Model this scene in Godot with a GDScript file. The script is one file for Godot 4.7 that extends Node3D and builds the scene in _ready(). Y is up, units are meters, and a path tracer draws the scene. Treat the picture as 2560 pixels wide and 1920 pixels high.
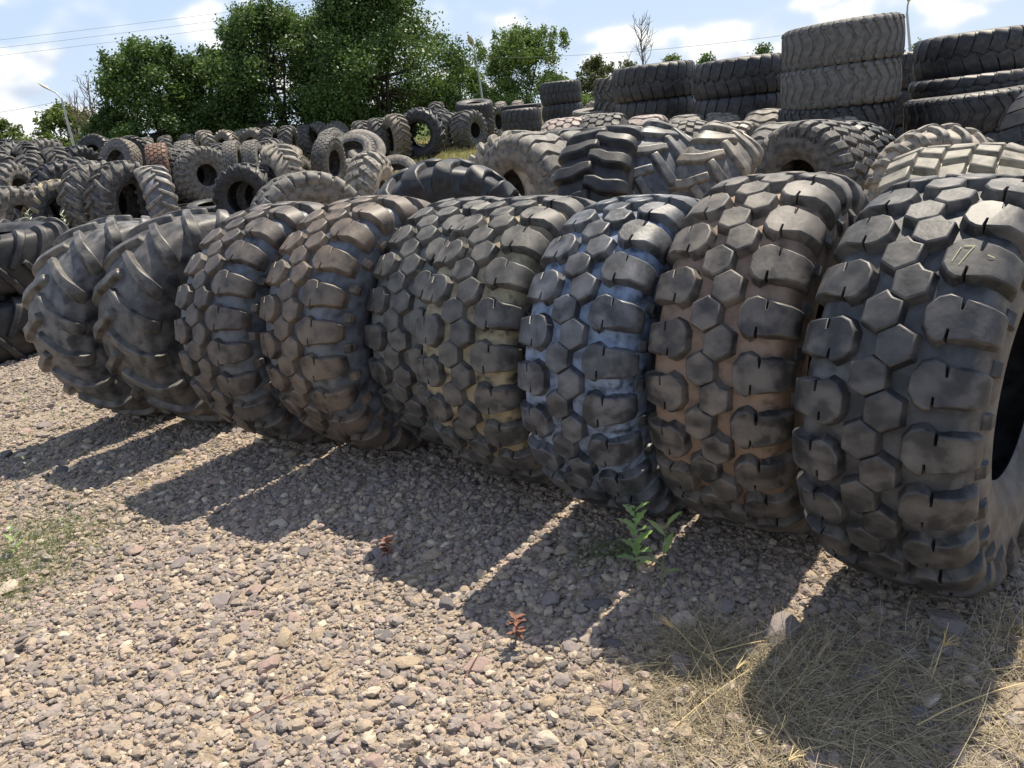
extends Node3D
# A tyre yard on a gravel lot: a front row of hexagon-block tyres, loader and tractor tyres behind, stacks, trees, lamps.

var rng := RandomNumberGenerator.new()
var names := {}
var defs := {}
var lathes := {}
var rubbers := {}
var sets := {}


func numbered(called: String) -> String:
	names[called] = names.get(called, 0) + 1
	return called if names[called] == 1 else "%s_%03d" % [called, names[called] - 1]


func tag(o: Node, label := "", category := "", group := "", kind := "") -> Node:
	if label: o.set_meta("label", label)
	if category: o.set_meta("category", category)
	if group: o.set_meta("group", group)
	if kind: o.set_meta("kind", kind)
	return o


func thing(called: String, label: String, category: String, group := "") -> Node3D:
	var o := Node3D.new()
	o.name = numbered(called)
	add_child(o)
	tag(o, label, category, group)
	return o


func put(called: String, mesh: Mesh, mat: Material, parent: Node = null) -> MeshInstance3D:
	var o := MeshInstance3D.new()
	o.mesh = mesh
	o.material_override = mat
	if parent == null:
		o.name = numbered(called)
		add_child(o)
	else:
		o.name = called
		parent.add_child(o, true)
	return o


func noise_tex(freq: float, ramp: Array, seed_: int, size := 256, octaves := 5, kind := FastNoiseLite.TYPE_SIMPLEX_SMOOTH) -> NoiseTexture2D:
	var n := FastNoiseLite.new()
	n.noise_type = kind
	n.frequency = freq
	n.seed = seed_
	n.fractal_octaves = octaves
	var t := NoiseTexture2D.new()
	t.width = size
	t.height = size
	t.seamless = true
	t.seamless_blend_skirt = 0.3
	t.noise = n
	var g := Gradient.new()
	g.offsets = PackedFloat32Array(ramp.map(func(p): return p[0]))
	g.colors = PackedColorArray(ramp.map(func(p): return p[1].linear_to_srgb()))
	t.color_ramp = g
	return t


func mat_plain(color: Color, rough := 0.8, spec := 0.5) -> StandardMaterial3D:
	var m := StandardMaterial3D.new()
	m.albedo_color = color.linear_to_srgb()
	m.roughness = rough
	m.metallic_specular = spec
	return m


# rubber whose dust or wear is laid on by noise; colours are real-world linear values
func rubber(dark: Color, dust: Color, amount: float, seed_: int, rough := 0.66, scale := 1.6) -> StandardMaterial3D:
	var m := StandardMaterial3D.new()
	var mid: Color = dark.lerp(dust, 0.5)
	var e := clampf(.66 - amount, .2, .8)
	m.albedo_texture = noise_tex(0.016, [[0.0, dark * .85], [e - .14, dark], [e - .02, dark.lerp(dust, .28)], [e + .03, mid], [e + .12, dark.lerp(dust, .7)], [minf(e + .3, .98), dust], [1.0, dust * 1.1]], seed_, 384, 7)
	m.uv1_triplanar = true
	m.uv1_world_triplanar = true
	m.uv1_scale = Vector3.ONE * scale
	m.roughness = rough
	m.metallic_specular = 0.5
	m.heightmap_enabled = true
	m.heightmap_texture = sets.grain
	m.heightmap_scale = 0.11
	return m


func catmull(p: Array, each: int) -> PackedVector2Array:
	var out := PackedVector2Array()
	for i in p.size() - 1:
		var a: Vector2 = p[maxi(i - 1, 0)]
		var b: Vector2 = p[i]
		var c: Vector2 = p[i + 1]
		var d: Vector2 = p[mini(i + 2, p.size() - 1)]
		for k in each:
			out.append(b.cubic_interpolate(c, a, d, float(k) / each))
	out.append(p[-1])
	return out


# a tyre's section: where the tread surface lies at arc length s from the crown, and the closed line that is turned round the axle
func section(R: float, W: float, rr: float, crown: float, ribs := []) -> Dictionary:
	var o := [Vector2(0, R), Vector2(.22 * W, R - crown * .25), Vector2(.38 * W, R - crown), Vector2(.455 * W, R - crown - .028 * R / .65), Vector2(.49 * W, R - crown - .085 * R / .65), Vector2(.51 * W, lerpf(rr, R, .52)), Vector2(.485 * W, lerpf(rr, R, .26)), Vector2(.425 * W, lerpf(rr, R, .1)), Vector2(.40 * W, rr + .012)]
	var line := catmull(o, 5)
	var s := PackedFloat32Array([0.0])
	for i in range(1, line.size()):
		s.append(s[i - 1] + line[i].distance_to(line[i - 1]))
	var inner := catmull([Vector2(.385 * W, rr), Vector2(.37 * W, rr + .02), Vector2(.43 * W, lerpf(rr, R, .25)), Vector2(.455 * W, lerpf(rr, R, .5)), Vector2(.43 * W, R - crown - .1), Vector2(.33 * W, R - crown - .055), Vector2(0, R - .045)], 3)
	var outer := PackedVector2Array()
	for i in range(line.size() - 1, 0, -1):
		outer.append(Vector2(-line[i].x, line[i].y))
	outer.append_array(line)
	if ribs.size():
		outer = grooved(outer, ribs, W)
	var loop := outer.duplicate()
	loop.append_array(inner)
	for i in range(inner.size() - 2, -1, -1):
		loop.append(Vector2(-inner[i].x, inner[i].y))
	loop.append(outer[0])
	return {"line": line, "s": s, "loop": loop, "R": R, "W": W, "rr": rr}


func grooved(outer: PackedVector2Array, ribs: Array, W: float) -> PackedVector2Array:
	var out := PackedVector2Array()
	for p in outer:
		var near := false
		for g in ribs:
			near = near or (absf(p.x - g * W) < .016 and p.y > .4)
		if not near:
			out.append(p)
	for g in ribs:
		var x: float = g * W
		var at := 0
		for i in out.size() - 1:
			if out[i].x <= x and out[i + 1].x > x and out[i].y > .4:
				at = i + 1
		var y := out[at].y
		for q in [Vector2(x + .008, y), Vector2(x + .006, y - .014), Vector2(x - .006, y - .014), Vector2(x - .008, y)]:
			out.insert(at, q)
	return out


func lathe(P: Dictionary, seg: int) -> ArrayMesh:
	var L: PackedVector2Array = P.loop
	var n := L.size()
	var V := PackedVector3Array()
	var N := PackedVector3Array()
	var I := PackedInt32Array()
	for j in seg + 1:
		var a := TAU * j / seg
		var cs := cos(a)
		var sn := sin(a)
		for i in n:
			var t := (L[mini(i + 1, n - 1)] - L[maxi(i - 1, 0)]).normalized()
			V.append(Vector3(L[i].x, L[i].y * cs, L[i].y * sn))
			N.append(Vector3(-t.y, t.x * cs, t.x * sn))
	for j in seg:
		for i in n - 1:
			var a := j * n + i
			I.append_array([a, a + 1, a + n, a + 1, a + n + 1, a + n])
	var arr := []
	arr.resize(Mesh.ARRAY_MAX)
	arr[Mesh.ARRAY_VERTEX] = V
	arr[Mesh.ARRAY_NORMAL] = N
	arr[Mesh.ARRAY_INDEX] = I
	var m := ArrayMesh.new()
	m.add_surface_from_arrays(Mesh.PRIMITIVE_TRIANGLES, arr)
	return m


# a point over the tread: s across from the crown, c along the circumference, h above the casing
func over(P: Dictionary, s: float, c: float, h: float) -> Vector3:
	var S: PackedFloat32Array = P.s
	var L: PackedVector2Array = P.line
	var q := minf(absf(s), S[S.size() - 1])
	var i := S.bsearch(q)
	i = clampi(i, 1, S.size() - 1)
	var f := (q - S[i - 1]) / maxf(S[i] - S[i - 1], 1e-6)
	var p := L[i - 1].lerp(L[i], f)
	var t0 := (L[mini(i, L.size() - 1)] - L[maxi(i - 2, 0)]).normalized()
	var t1 := (L[mini(i + 1, L.size() - 1)] - L[i - 1]).normalized()
	var t := t0.lerp(t1, f).normalized()
	var x := p.x - t.y * h
	var r := p.y + t.x * h
	var a: float = c / P.R
	return Vector3(x if s >= 0 else -x, r * cos(a), r * sin(a))


# a tread piece: an outline in (s, c) raised over the casing with sloped walls and a rounded rim
func piece(st: SurfaceTool, P: Dictionary, line: Array, H: Array, caps: Array, slope: float, bev: float, soft := false, fac := [], soft_cap := false) -> void:
	var n := line.size()
	var area := 0.0
	for i in n:
		area += line[i].cross(line[(i + 1) % n])
	var idx := range(n)
	if area < 0:
		idx.reverse()
	var o := []
	for k in n:
		o.append(line[idx[k]])
	var rings := [[], [], [], []]
	for k in n:
		var e1: Vector2 = (o[k] - o[(k + n - 1) % n]).normalized()
		var e2: Vector2 = (o[(k + 1) % n] - o[k]).normalized()
		var n1 := Vector2(e1.y, -e1.x)
		var n2 := Vector2(e2.y, -e2.x)
		var m := (n1 + n2) / maxf(1.0 + n1.dot(n2), 0.45)
		var f: float = fac[idx[k]] if fac.size() else 1.0
		var h: float = H[idx[k]] if H.size() > 1 else H[0]
		var q: Vector2 = o[k]
		rings[0].append(over(P, q.x + m.x * slope * f, q.y + m.y * slope * f, -.012))
		rings[1].append(over(P, q.x, q.y, h - bev * .75))
		rings[2].append(over(P, q.x - m.x * bev * .35 * f, q.y - m.y * bev * .35 * f, h - bev * .22))
		rings[3].append(over(P, q.x - m.x * bev * f, q.y - m.y * bev * f, h))
	for r in 3:
		st.set_smooth_group(3 if r > 0 else (2 if soft else -1))
		for k in n:
			var j := (k + 1) % n
			for v in [rings[r][k], rings[r][j], rings[r + 1][j], rings[r][k], rings[r + 1][j], rings[r + 1][k]]:
				st.add_vertex(v)
	var back := []
	back.resize(n)
	for k in n:
		back[idx[k]] = k
	st.set_smooth_group(5 if soft or soft_cap else -1)
	for cap in caps:
		var poly := PackedVector2Array()
		for k in cap:
			poly.append(line[k])
		var tri := Geometry2D.triangulate_polygon(poly)
		for t in range(0, tri.size(), 3):
			var a: int = cap[tri[t]]
			var b: int = cap[tri[t + 1]]
			var c: int = cap[tri[t + 2]]
			if (line[b] - line[a]).cross(line[c] - line[a]) < 0:
				var w := b
				b = c
				c = w
			st.add_vertex(rings[3][back[a]])
			st.add_vertex(rings[3][back[b]])
			st.add_vertex(rings[3][back[c]])


# a lug along a path of [s, c, half width, height]
func bar(st: SurfaceTool, P: Dictionary, path: Array, slope: float, bev: float, side := 1.0, soft := true) -> void:
	var A := []
	var B := []
	var H := []
	var n := path.size()
	for i in n:
		var p := Vector2(path[i][0], path[i][1])
		var d: Vector2 = (Vector2(path[mini(i + 1, n - 1)][0], path[mini(i + 1, n - 1)][1]) - Vector2(path[maxi(i - 1, 0)][0], path[maxi(i - 1, 0)][1])).normalized()
		var m: Vector2 = Vector2(d.y, -d.x) * path[i][2]
		A.append(Vector2((p.x + m.x) * side, p.y + m.y))
		B.append(Vector2((p.x - m.x) * side, p.y - m.y))
		H.append(path[i][3])
	var line := A.duplicate()
	var hs := H.duplicate()
	for i in range(n - 1, -1, -1):
		line.append(B[i])
		hs.append(H[i])
	var caps := []
	for i in n - 1:
		caps.append([i, i + 1, 2 * n - 2 - i, 2 * n - 1 - i])
	piece(st, P, line, hs, caps, slope, bev, soft)


func poly(st: SurfaceTool, P: Dictionary, line: Array, h: float, slope: float, bev: float, at := Vector2.ZERO, fac := []) -> void:
	var o := []
	for p in line:
		o.append(p + at)
	piece(st, P, o, [h], [range(line.size())], slope, bev, false, fac)


func begin() -> SurfaceTool:
	var st := SurfaceTool.new()
	st.begin(Mesh.PRIMITIVE_TRIANGLES)
	return st


func done(st: SurfaceTool) -> ArrayMesh:
	st.generate_normals()
	return st.commit()


func smooth_path(path: Array, each: int) -> Array:
	var out := []
	for i in path.size() - 1:
		var a: Vector4 = v4(path[maxi(i - 1, 0)])
		var b: Vector4 = v4(path[i])
		var c: Vector4 = v4(path[i + 1])
		var d: Vector4 = v4(path[mini(i + 2, path.size() - 1)])
		for k in each:
			var t := float(k) / each
			var q := b.cubic_interpolate(c, a, d, t) if false else 0.5 * ((2.0 * b) + (c - a) * t + (2.0 * a - 5.0 * b + 4.0 * c - d) * t * t + (3.0 * b - a - 3.0 * c + d) * t * t * t)
			out.append([q.x, q.y, q.z, q.w])
	out.append(path[-1])
	return out


func v4(a: Array) -> Vector4:
	return Vector4(a[0], a[1], a[2], a[3])


# every kind of tyre at its nominal size: the casing and the tread pieces of one pitch, each with how many go round
func define(kind: String) -> Dictionary:
	if defs.has(kind):
		return defs[kind]
	var P: Dictionary
	var L := []   # [name, mesh, count, first angle]
	var R := 0.0
	match kind:
		"hex", "hexa":
			R = .67
			var H := .036
			P = section(R - H, .535, .275, .016)
			var n := 23
			var b := .0065
			rng.seed = 12
			for side in [-1.0, 1.0]:
				var kinds := [[], [], []]
				for v in 4:
					var wob := .0035 if v else 0.0
					var lift: float = [0.0, -.002, 0.0, -.004][v]
					var lean := Vector2(rng.randf_range(-.04, .04), rng.randf_range(-.05, .05)) * (1.0 if v in [1, 3] else 0.0)
					var st := begin()
					var hx := []
					for q in [[0, -.056], [.052, -.032], [.053, .029], [0, .056], [-.052, .032], [-.053, -.029]]:
						hx.append(Vector2(q[0] + side * .030 + rng.randf_range(-wob, wob), q[1] + rng.randf_range(-wob, wob)))
					if v == 2:
						hx.insert(1, (hx[0] + hx[1]) * .5 + Vector2(-.004, .006))
					var hs := []
					for q in hx.size():
						hs.append(H + lift + hx[q].x * lean.x + hx[q].y * lean.y)
					piece(st, P, hx, hs, [range(hx.size())], .011, b)
					kinds[0].append(done(st))
					# shoulder block: a hexagon that runs out over the shoulder, notched from both sides
					st = begin()
					var a := [[.092, -.024], [.1135, -.053], [.1446, -.0645], [.1761, -.0545], [.178, -.024], [.1835, -.024], [.1855, -.052], [.215, -.050], [.2425, -.049], [.2653, -.047], [.2837, -.045], [.3065, -.040], [.3294, -.033]]
					var c := [[.092, .024], [.1135, .053], [.1373, .0645], [.1542, .061], [.156, .030], [.1615, .030], [.1635, .056], [.215, .050], [.2425, .049], [.2653, .047], [.2837, .045], [.3065, .040], [.3294, .033]]
					var hh := [H, H, H, H, H, H, H, H, H, H, H * .93, H * .6, H * .18]
					var line := []
					hs = []
					var fac := []
					for i in a.size():
						line.append(Vector2((a[i][0] + rng.randf_range(-wob, wob) * .5) * side, a[i][1] + rng.randf_range(-wob, wob) * .6))
						hs.append(hh[i] + lift + line[-1].y * lean.y * .6)
						fac.append(.2 if i in [3, 4, 5, 6] else 1.0)
					for i in range(c.size() - 1, -1, -1):
						line.append(Vector2((c[i][0] + rng.randf_range(-wob, wob) * .5) * side, c[i][1] + rng.randf_range(-wob, wob) * .6))
						hs.append(hh[i] + lift + line[-1].y * lean.y * .6)
						fac.append(.2 if i in [3, 4, 5, 6] else 1.0)
					var m := a.size()
					var caps := [range(0, 8) + range(2 * m - 8, 2 * m)]
					for i in range(7, m - 1):
						caps.append([i, i + 1, 2 * m - 2 - i, 2 * m - 1 - i])
					piece(st, P, line, hs, caps, .014, b, false, fac, true)
					kinds[1].append(done(st))
				L.append(["tread_block", kinds[0], n, 0.0 if side > 0 else .5])
				L.append(["shoulder_block", kinds[1], n, .5 if side > 0 else 0.0])
				var st := begin()
				bar(st, P, [[.318, 0, .024, .006], [.342, 0, .026, .018], [.365, 0, .022, .016], [.385, 0, .017, .005]], .008, .004, side, false)
				L.append(["side_nub", done(st), n, .05 if side > 0 else .55])
		"r1b":
			R = .69
			var H := .045
			P = section(R - H, .50, .33, .012)
			for side in [-1.0, 1.0]:
				var st := begin()
				bar(st, P, [[.0, .0, .045, H], [.10, .05, .05, H], [.18, .085, .056, H], [.225, .10, .064, H * .98], [.255, .106, .072, H * .86], [.285, .11, .082, H * .6], [.315, .112, .092, H * .32], [.35, .112, .098, H * .08]], .006, .014, side)
				L.append(["tread_lug", done(st), 17, 0.0 if side > 0 else .5])
		"r1", "r1w", "r1f":
			R = .75 if kind != "r1w" else .80
			var H := .052
			var W := .52 if kind != "r1w" else .85
			P = section(R - H, W, .36 if kind != "r1w" else .30, .022)
			var n := 17 if kind == "r1f" else 19
			var g := 2.0 * W / 1.04
			var fat := 1.05 if kind == "r1f" else 1.0
			if kind == "r1f":
				H = .04
			for side in [-1.0, 1.0]:
				var st := begin()
				var path := smooth_path([[-.012, -.02, .021, H], [.07 * g, .035, .025, H], [.15 * g, .085, .027, H], [.215 * g, .128, .031, H], [.262 * g, .158, .037, H * .96], [.295 * g, .176, .042, H * .80], [.33 * g, .188, .045, H * .42], [.36 * g, .194, .044, H * .1]], 2)
				for q in path:
					q[2] *= fat
					q[1] *= lerpf(1.0, fat, .5)
				bar(st, P, path, .014, .009, side)
				L.append(["tread_lug", done(st), n, 0.0 if side > 0 else .5])
		"r4":
			R = .62
			var H := .034
			P = section(R - H, .48, .27, .02)
			for side in [-1.0, 1.0]:
				var st := begin()
				var path := smooth_path([[-.035, -.02, .026, H], [.03, .012, .031, H], [.10, .045, .033, H], [.165, .07, .034, H], [.215, .082, .036, H * .95], [.25, .088, .037, H * .7], [.285, .092, .037, H * .15]], 2)
				if side < 0:
					path = smooth_path([[-.015, -.03, .025, H], [.035, .03, .030, H], [.085, .09, .032, H], [.145, .135, .033, H], [.20, .16, .036, H * .95], [.25, .17, .037, H * .6], [.28, .172, .037, H * .12]], 2)
				bar(st, P, path, .014, .011, side)
				L.append(["tread_lug", done(st), 17, 0.0 if side > 0 else .5])
		"l3", "l3s":
			R = .72 if kind == "l3" else .80
			var W := .60 if kind == "l3" else .64
			var H := .030 if kind == "l3" else .020
			P = section(R - H, W, .33, .018)
			var n := 21 if kind == "l3" else 30
			var hw := .072 if kind == "l3" else .050
			var z := .05
			var st := begin()
			var path := []
			for q in [[-.36, .02, .2], [-.33, .015, .6], [-.30, .01, .95], [-.25, -.01, 1], [-.19, -.035, 1], [-.13, -.04, 1], [-.06, -.002, 1], [0, .035, 1], [.06, .04, 1], [.12, .005, 1], [.18, -.03, 1], [.24, -.035, 1], [.29, -.015, .95], [.33, -.008, .6], [.36, -.004, .2]]:
				path.append([q[0] * W / .6, q[1] * z / .05, hw, H * q[2]])
			bar(st, P, path, .01, .008)
			L.append(["tread_lug", done(st), n, 0.0])
			if kind == "l3s":
				for side in [-1.0, 1.0]:
					st = begin()
					poly(st, P, [Vector2(-.028, -.024), Vector2(0, -.036), Vector2(.028, -.024), Vector2(.028, .024), Vector2(0, .036), Vector2(-.028, .024)], .032, .008, .007, Vector2(side * .245, 0))
					L.append(["tread_nub", done(st), n, .5])
		"l3w":
			R = .76
			var H := .06
			P = section(R - H, .64, .33, .02)
			for side in [-1.0, 1.0]:
				var st := begin()
				var path := smooth_path([[-.02, .0, .034, H], [.06, .012, .044, H], [.13, .045, .048, H], [.19, .052, .050, H], [.26, .05, .052, H], [.31, .05, .052, H * .85], [.345, .05, .05, H * .4], [.37, .05, .05, H * .05]], 2)
				bar(st, P, path, .022, .014, side)
				L.append(["tread_lug", done(st), 19, 0.0 if side > 0 else .5])
		"groove", "grooveb":
			R = .86 if kind == "groove" else .66
			var W := .70 if kind == "groove" else .84
			var H := .026
			P = section(R - H, W, .36 if kind == "groove" else .30, .02)
			for side in [-1.0, 1.0]:
				var st := begin()
				var w := W / .7
				var hw := .098 if kind == "groove" else .085
				bar(st, P, [[.012, 0, hw, H * .7], [.09 * w, .035, hw, H], [.17 * w, .06, hw, H], [.26 * w, .085, hw * .97, H], [.32 * w, .098, hw * .9, H * .9], [.36 * w, .104, hw * .8, H * .5], [.41 * w, .108, hw * .62, H * .1]], .008, .009, side)
				L.append(["tread_lug", done(st), 24 if kind == "groove" else 21, 0.0 if side > 0 else .5])
		"block":
			R = .54
			var H := .014
			P = section(R - H, .32, .27, .008)
			for k in 4:
				var st := begin()
				var x := (k - 1.5) * .066
				var e := .0
				poly(st, P, [Vector2(-.036, -.022), Vector2(-.008, -.046), Vector2(.026, -.034), Vector2(.036, .020), Vector2(.010, .045), Vector2(-.026, .032)], H, .004, .005, Vector2(x, e))
				L.append(["tread_block", done(st), 34, .5 if k % 2 else 0.0])
			for side in [-1.0, 1.0]:
				var st := begin()
				bar(st, P, [[.128, 0, .034, H], [.148, 0, .034, H], [.162, 0, .032, H * .8], [.185, 0, .028, H * .2]], .004, .004, side, false)
				L.append(["shoulder_block", done(st), 34, .25])
		"rock":
			R = .60
			var H := .026
			P = section(R - H, .50, .27, .012)
			for k in 5:
				var st := begin()
				var x := (k - 2) * .094
				poly(st, P, [Vector2(-.045, -.022), Vector2(-.024, -.056), Vector2(.022, -.056), Vector2(.045, -.018), Vector2(.040, .030), Vector2(.018, .056), Vector2(-.024, .054), Vector2(-.044, .024)], H, .008, .008, Vector2(x, 0))
				L.append(["tread_block", done(st), 26, .5 if k % 2 else 0.0])
		"rib":
			R = .52
			P = section(R, .30, .27, .006, [-.3, -.1, .1, .3])
		"traction":
			R = .66
			var H := .036
			P = section(R - H, .50, .25, .016)
			for side in [-1.0, 1.0]:
				var st := begin()
				bar(st, P, [[.135, 0, .044, H], [.18, .004, .046, H], [.22, .006, .046, H], [.25, .008, .044, H * .9], [.28, .009, .041, H * .62], [.315, .009, .036, H * .32], [.335, .009, .034, H * .06]], .012, .009, side, false)
				L.append(["shoulder_block", done(st), 26, 0.0 if side > 0 else .5])
				st = begin()
				bar(st, P, [[-.118, -.05 * side, .036, H], [-.06, -.02 * side, .038, H], [0, .012 * side, .038, H]], .010, .008, side, false)
				L.append(["tread_block", done(st), 26, .35 if side > 0 else .85])
		"cross":
			R = .63
			var H := .042
			P = section(R - H, .58, .27, .012)
			for k in 5:
				var st := begin()
				var x := (k - 2) * .112
				var sk := .016 if k % 2 else -.012
				var w := .050 if k in [0, 4] else .047
				poly(st, P, [Vector2(-w, -.042 - sk), Vector2(w, -.042 + sk), Vector2(w, .042 + sk), Vector2(-w, .042 - sk)], H, .010, .007, Vector2(x, 0))
				L.append(["tread_block", done(st), 26, .5 if k % 2 else 0.0])
			for side in [-1.0, 1.0]:
				var st := begin()
				bar(st, P, [[.283, 0, .036, H * .9], [.31, 0, .036, H * .7], [.345, 0, .034, H * .2]], .008, .006, side, false)
				L.append(["shoulder_block", done(st), 26, .02])
		"fold":
			R = .68
			var H := .055
			P = section(R - H, .50, .27, .05)
			for side in [-1.0, 1.0]:
				var st := begin()
				bar(st, P, [[.005, -.03, .034, H], [.05, -.005, .04, H], [.078, .012, .042, H]], .014, .008, side, false)
				L.append(["tread_block", done(st), 18, 0.0 if side > 0 else .5])
				st = begin()
				bar(st, P, [[.086, .016, .042, H], [.13, .045, .042, H * .95], [.19, .085, .038, H * .8], [.25, .11, .03, H * .4], [.29, .12, .026, H * .06]], .016, .008, side, false)
				L.append(["tread_lug", done(st), 18, 0.0 if side > 0 else .5])
		"notch":
			R = .74
			var H := .05
			P = section(R - H, .55, .34, .012)
			for side in [-1.0, 1.0]:
				var st := begin()
				bar(st, P, [[.015, .0, .066, H], [.12, .02, .07, H], [.2, .03, .072, H], [.25, .034, .074, H * .98], [.285, .036, .078, H * .85], [.32, .038, .088, H * .55], [.35, .038, .094, H * .2]], .006, .012, side)
				L.append(["tread_lug", done(st), 23, 0.0 if side > 0 else .5])
	defs[kind] = {"P": P, "L": L, "R": R}
	return defs[kind]


func casing(kind: String, seg: int) -> ArrayMesh:
	var key := kind + str(seg)
	if not lathes.has(key):
		lathes[key] = lathe(define(kind).P, seg)
	return lathes[key]


func whole_tread(kind: String) -> ArrayMesh:
	var key := kind + "_tread"
	if not lathes.has(key):
		var st := begin()
		for l in define(kind).L:
			for k in l[2]:
				st.append_from(l[1][k % 4] if l[1] is Array else l[1], 0, Transform3D(Basis(Vector3.RIGHT, TAU * (k + l[3]) / l[2]), Vector3.ZERO))
		lathes[key] = st.commit()
	return lathes[key]


var called_by := {"hex": "earthmover_tyre", "hexa": "earthmover_tyre", "r1": "tractor_tyre", "r1f": "tractor_tyre", "r1w": "tractor_tyre", "r1b": "tractor_tyre", "r4": "loader_tyre", "l3": "loader_tyre", "l3s": "loader_tyre", "l3w": "loader_tyre", "groove": "earthmover_tyre", "grooveb": "earthmover_tyre", "block": "truck_tyre", "rock": "earthmover_tyre", "rib": "truck_tyre", "traction": "loader_tyre", "cross": "loader_tyre", "fold": "tractor_tyre", "notch": "earthmover_tyre"}


# a tyre with its axle along the given direction; near ones get every tread piece as a part
func tyre(kind: String, mat: String, at: Vector3, axle: Vector3, R: float, spin: float, near: bool, label: String, group: String, wide := 1.0) -> Node3D:
	var d := define(kind)
	var o := thing(called_by[kind], label, "tyre", group)
	var x := axle.normalized()
	if x.x < 0 and absf(x.y) < .6:
		x = -x
	var z := x.cross(Vector3.UP)
	if absf(x.y) > .9:
		z = x.cross(Vector3.FORWARD)
	z = z.normalized()
	var y := z.cross(x)
	var k: float = R / d.R
	o.transform = Transform3D(Basis(x * k * wide, y * k, z * k), at)
	var m: Array = rubbers[mat]
	put("carcass", casing(kind, 72 if near else 40), m[0], o)
	if near:
		for l in d.L:
			for i in l[2]:
				var c := put(l[0], l[1][(i * 7 + i / 3 + int(spin * 50)) % 4] if l[1] is Array else l[1], m[1], o)
				c.basis = Basis(Vector3.RIGHT, TAU * (i + l[3]) / l[2] + spin)
	elif d.L.size():
		var c := put("tread", whole_tread(kind), m[1], o)
		c.basis = Basis(Vector3.RIGHT, spin)
		c.set_meta("kind", "stuff")
	return o


# ---------------------------------------------------------------- ground
func ss(a: float, b: float, x: float) -> float:
	var t := clampf((x - a) / (b - a), 0.0, 1.0)
	return t * t * (3.0 - 2.0 * t)


var bumps := FastNoiseLite.new()
var patchy := FastNoiseLite.new()


func height(x: float, z: float) -> float:
	var d := Vector2(x, z).length()
	var y := .28 * ss(11, 34, d) + .50 * ss(-9, -16, x) * ss(13, 24, d) * (1.0 - ss(34, 50, d))
	return y + bumps.get_noise_2d(x * 1.0, z * 1.0) * .018 * (1.0 - ss(20, 60, d)) + bumps.get_noise_2d(x * 9.0, z * 9.0) * .007 * (1.0 - ss(5, 12, d))


func build_ground() -> void:
	var n := 250
	var V := PackedVector3Array()
	var C := PackedColorArray()
	var I := PackedInt32Array()
	for j in n + 1:
		var tz := j * 2.0 / n - 1.0
		var z := -2.8 + 1.1 * sinh(tz * 6.4)
		for i in n + 1:
			var tx := i * 2.0 / n - 1.0
			var x := -.6 + 1.1 * sinh(tx * 6.4)
			V.append(Vector3(x, height(x, z), z))
			var d := Vector2(x, z).length()
			var a := patchy.get_noise_2d(x * 1.6, z * 1.6) * .5 + .5
			var b := patchy.get_noise_2d(x * 7.0 + 50, z * 7.0) * .5 + .5
			var soil := Color(.44, .36, .265).lerp(Color(.35, .29, .225), b)
			soil = soil.lerp(Color(.31, .27, .23), ss(.45, .75, a) * .8)
			var left := ss(-1.6, -3.2, x) * ss(-2.4, -3.6, z)
			soil = soil.lerp(Color(.36, .31, .255), left * .7)
			var far := Color(.32, .265, .13).lerp(Color(.17, .21, .06), ss(.35, .7, a))
			far = Color(.20, .18, .15).lerp(far, maxf(ss(-5.5, -3.6, x) * ss(2.0, .6, x), ss(36, 44, d)))
			C.append(soil.lerp(far, ss(12, 20, d)).lerp(Color(.10, .14, .045), ss(45, 70, d)))
	for j in n:
		for i in n:
			var a := j * (n + 1) + i
			I.append_array([a, a + 1, a + n + 1, a + 1, a + n + 2, a + n + 1])
	var arr := []
	arr.resize(Mesh.ARRAY_MAX)
	arr[Mesh.ARRAY_VERTEX] = V
	arr[Mesh.ARRAY_COLOR] = C
	arr[Mesh.ARRAY_INDEX] = I
	var st := SurfaceTool.new()
	st.create_from_arrays(arr)
	st.generate_normals()
	var m := StandardMaterial3D.new()
	m.vertex_color_use_as_albedo = true
	m.albedo_texture = noise_tex(.035, [[0.0, Color(.42, .40, .38)], [.45, Color(.72, .71, .70)], [1.0, Color(1, 1, 1)]], 5, 512, 6)
	m.uv1_triplanar = true
	m.uv1_world_triplanar = true
	m.uv1_scale = Vector3.ONE * 1.3
	m.roughness = .95
	m.metallic_specular = .2
	m.heightmap_enabled = true
	m.heightmap_texture = noise_tex(.09, [[0.0, Color.BLACK], [1.0, Color.WHITE]], 6, 512, 5)
	m.heightmap_scale = .9
	tag(put("ground", st.commit(), m), "", "", "", "structure")


# a broken stone: a ball cut by random planes
func stone_mesh(seed_: int, cuts: int, rings: int) -> ArrayMesh:
	rng.seed = seed_
	var planes := []
	for k in cuts:
		var v := Vector3(rng.randfn(), rng.randfn(), rng.randfn()).normalized()
		planes.append([v, rng.randf_range(.50, .85)])
	var st := begin()
	st.set_smooth_group(-1)
	var seg := rings * 2
	var P := []
	for j in rings + 1:
		var row := []
		for i in seg:
			var a := PI * j / rings
			var b := TAU * (i + .5 * (j % 2)) / seg
			var v := Vector3(sin(a) * cos(b), cos(a), sin(a) * sin(b))
			var r := 1.15
			for p in planes:
				var q: float = v.dot(p[0])
				if q > .05:
					r = minf(r, p[1] / q)
			row.append(v * r * Vector3(1, .50, .82))
		P.append(row)
	for j in rings:
		for i in seg:
			var k := (i + 1) % seg
			for v in [P[j][i], P[j][k], P[j + 1][i], P[j][k], P[j + 1][k], P[j + 1][i]]:
				st.add_vertex(v)
	return done(st)


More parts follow.
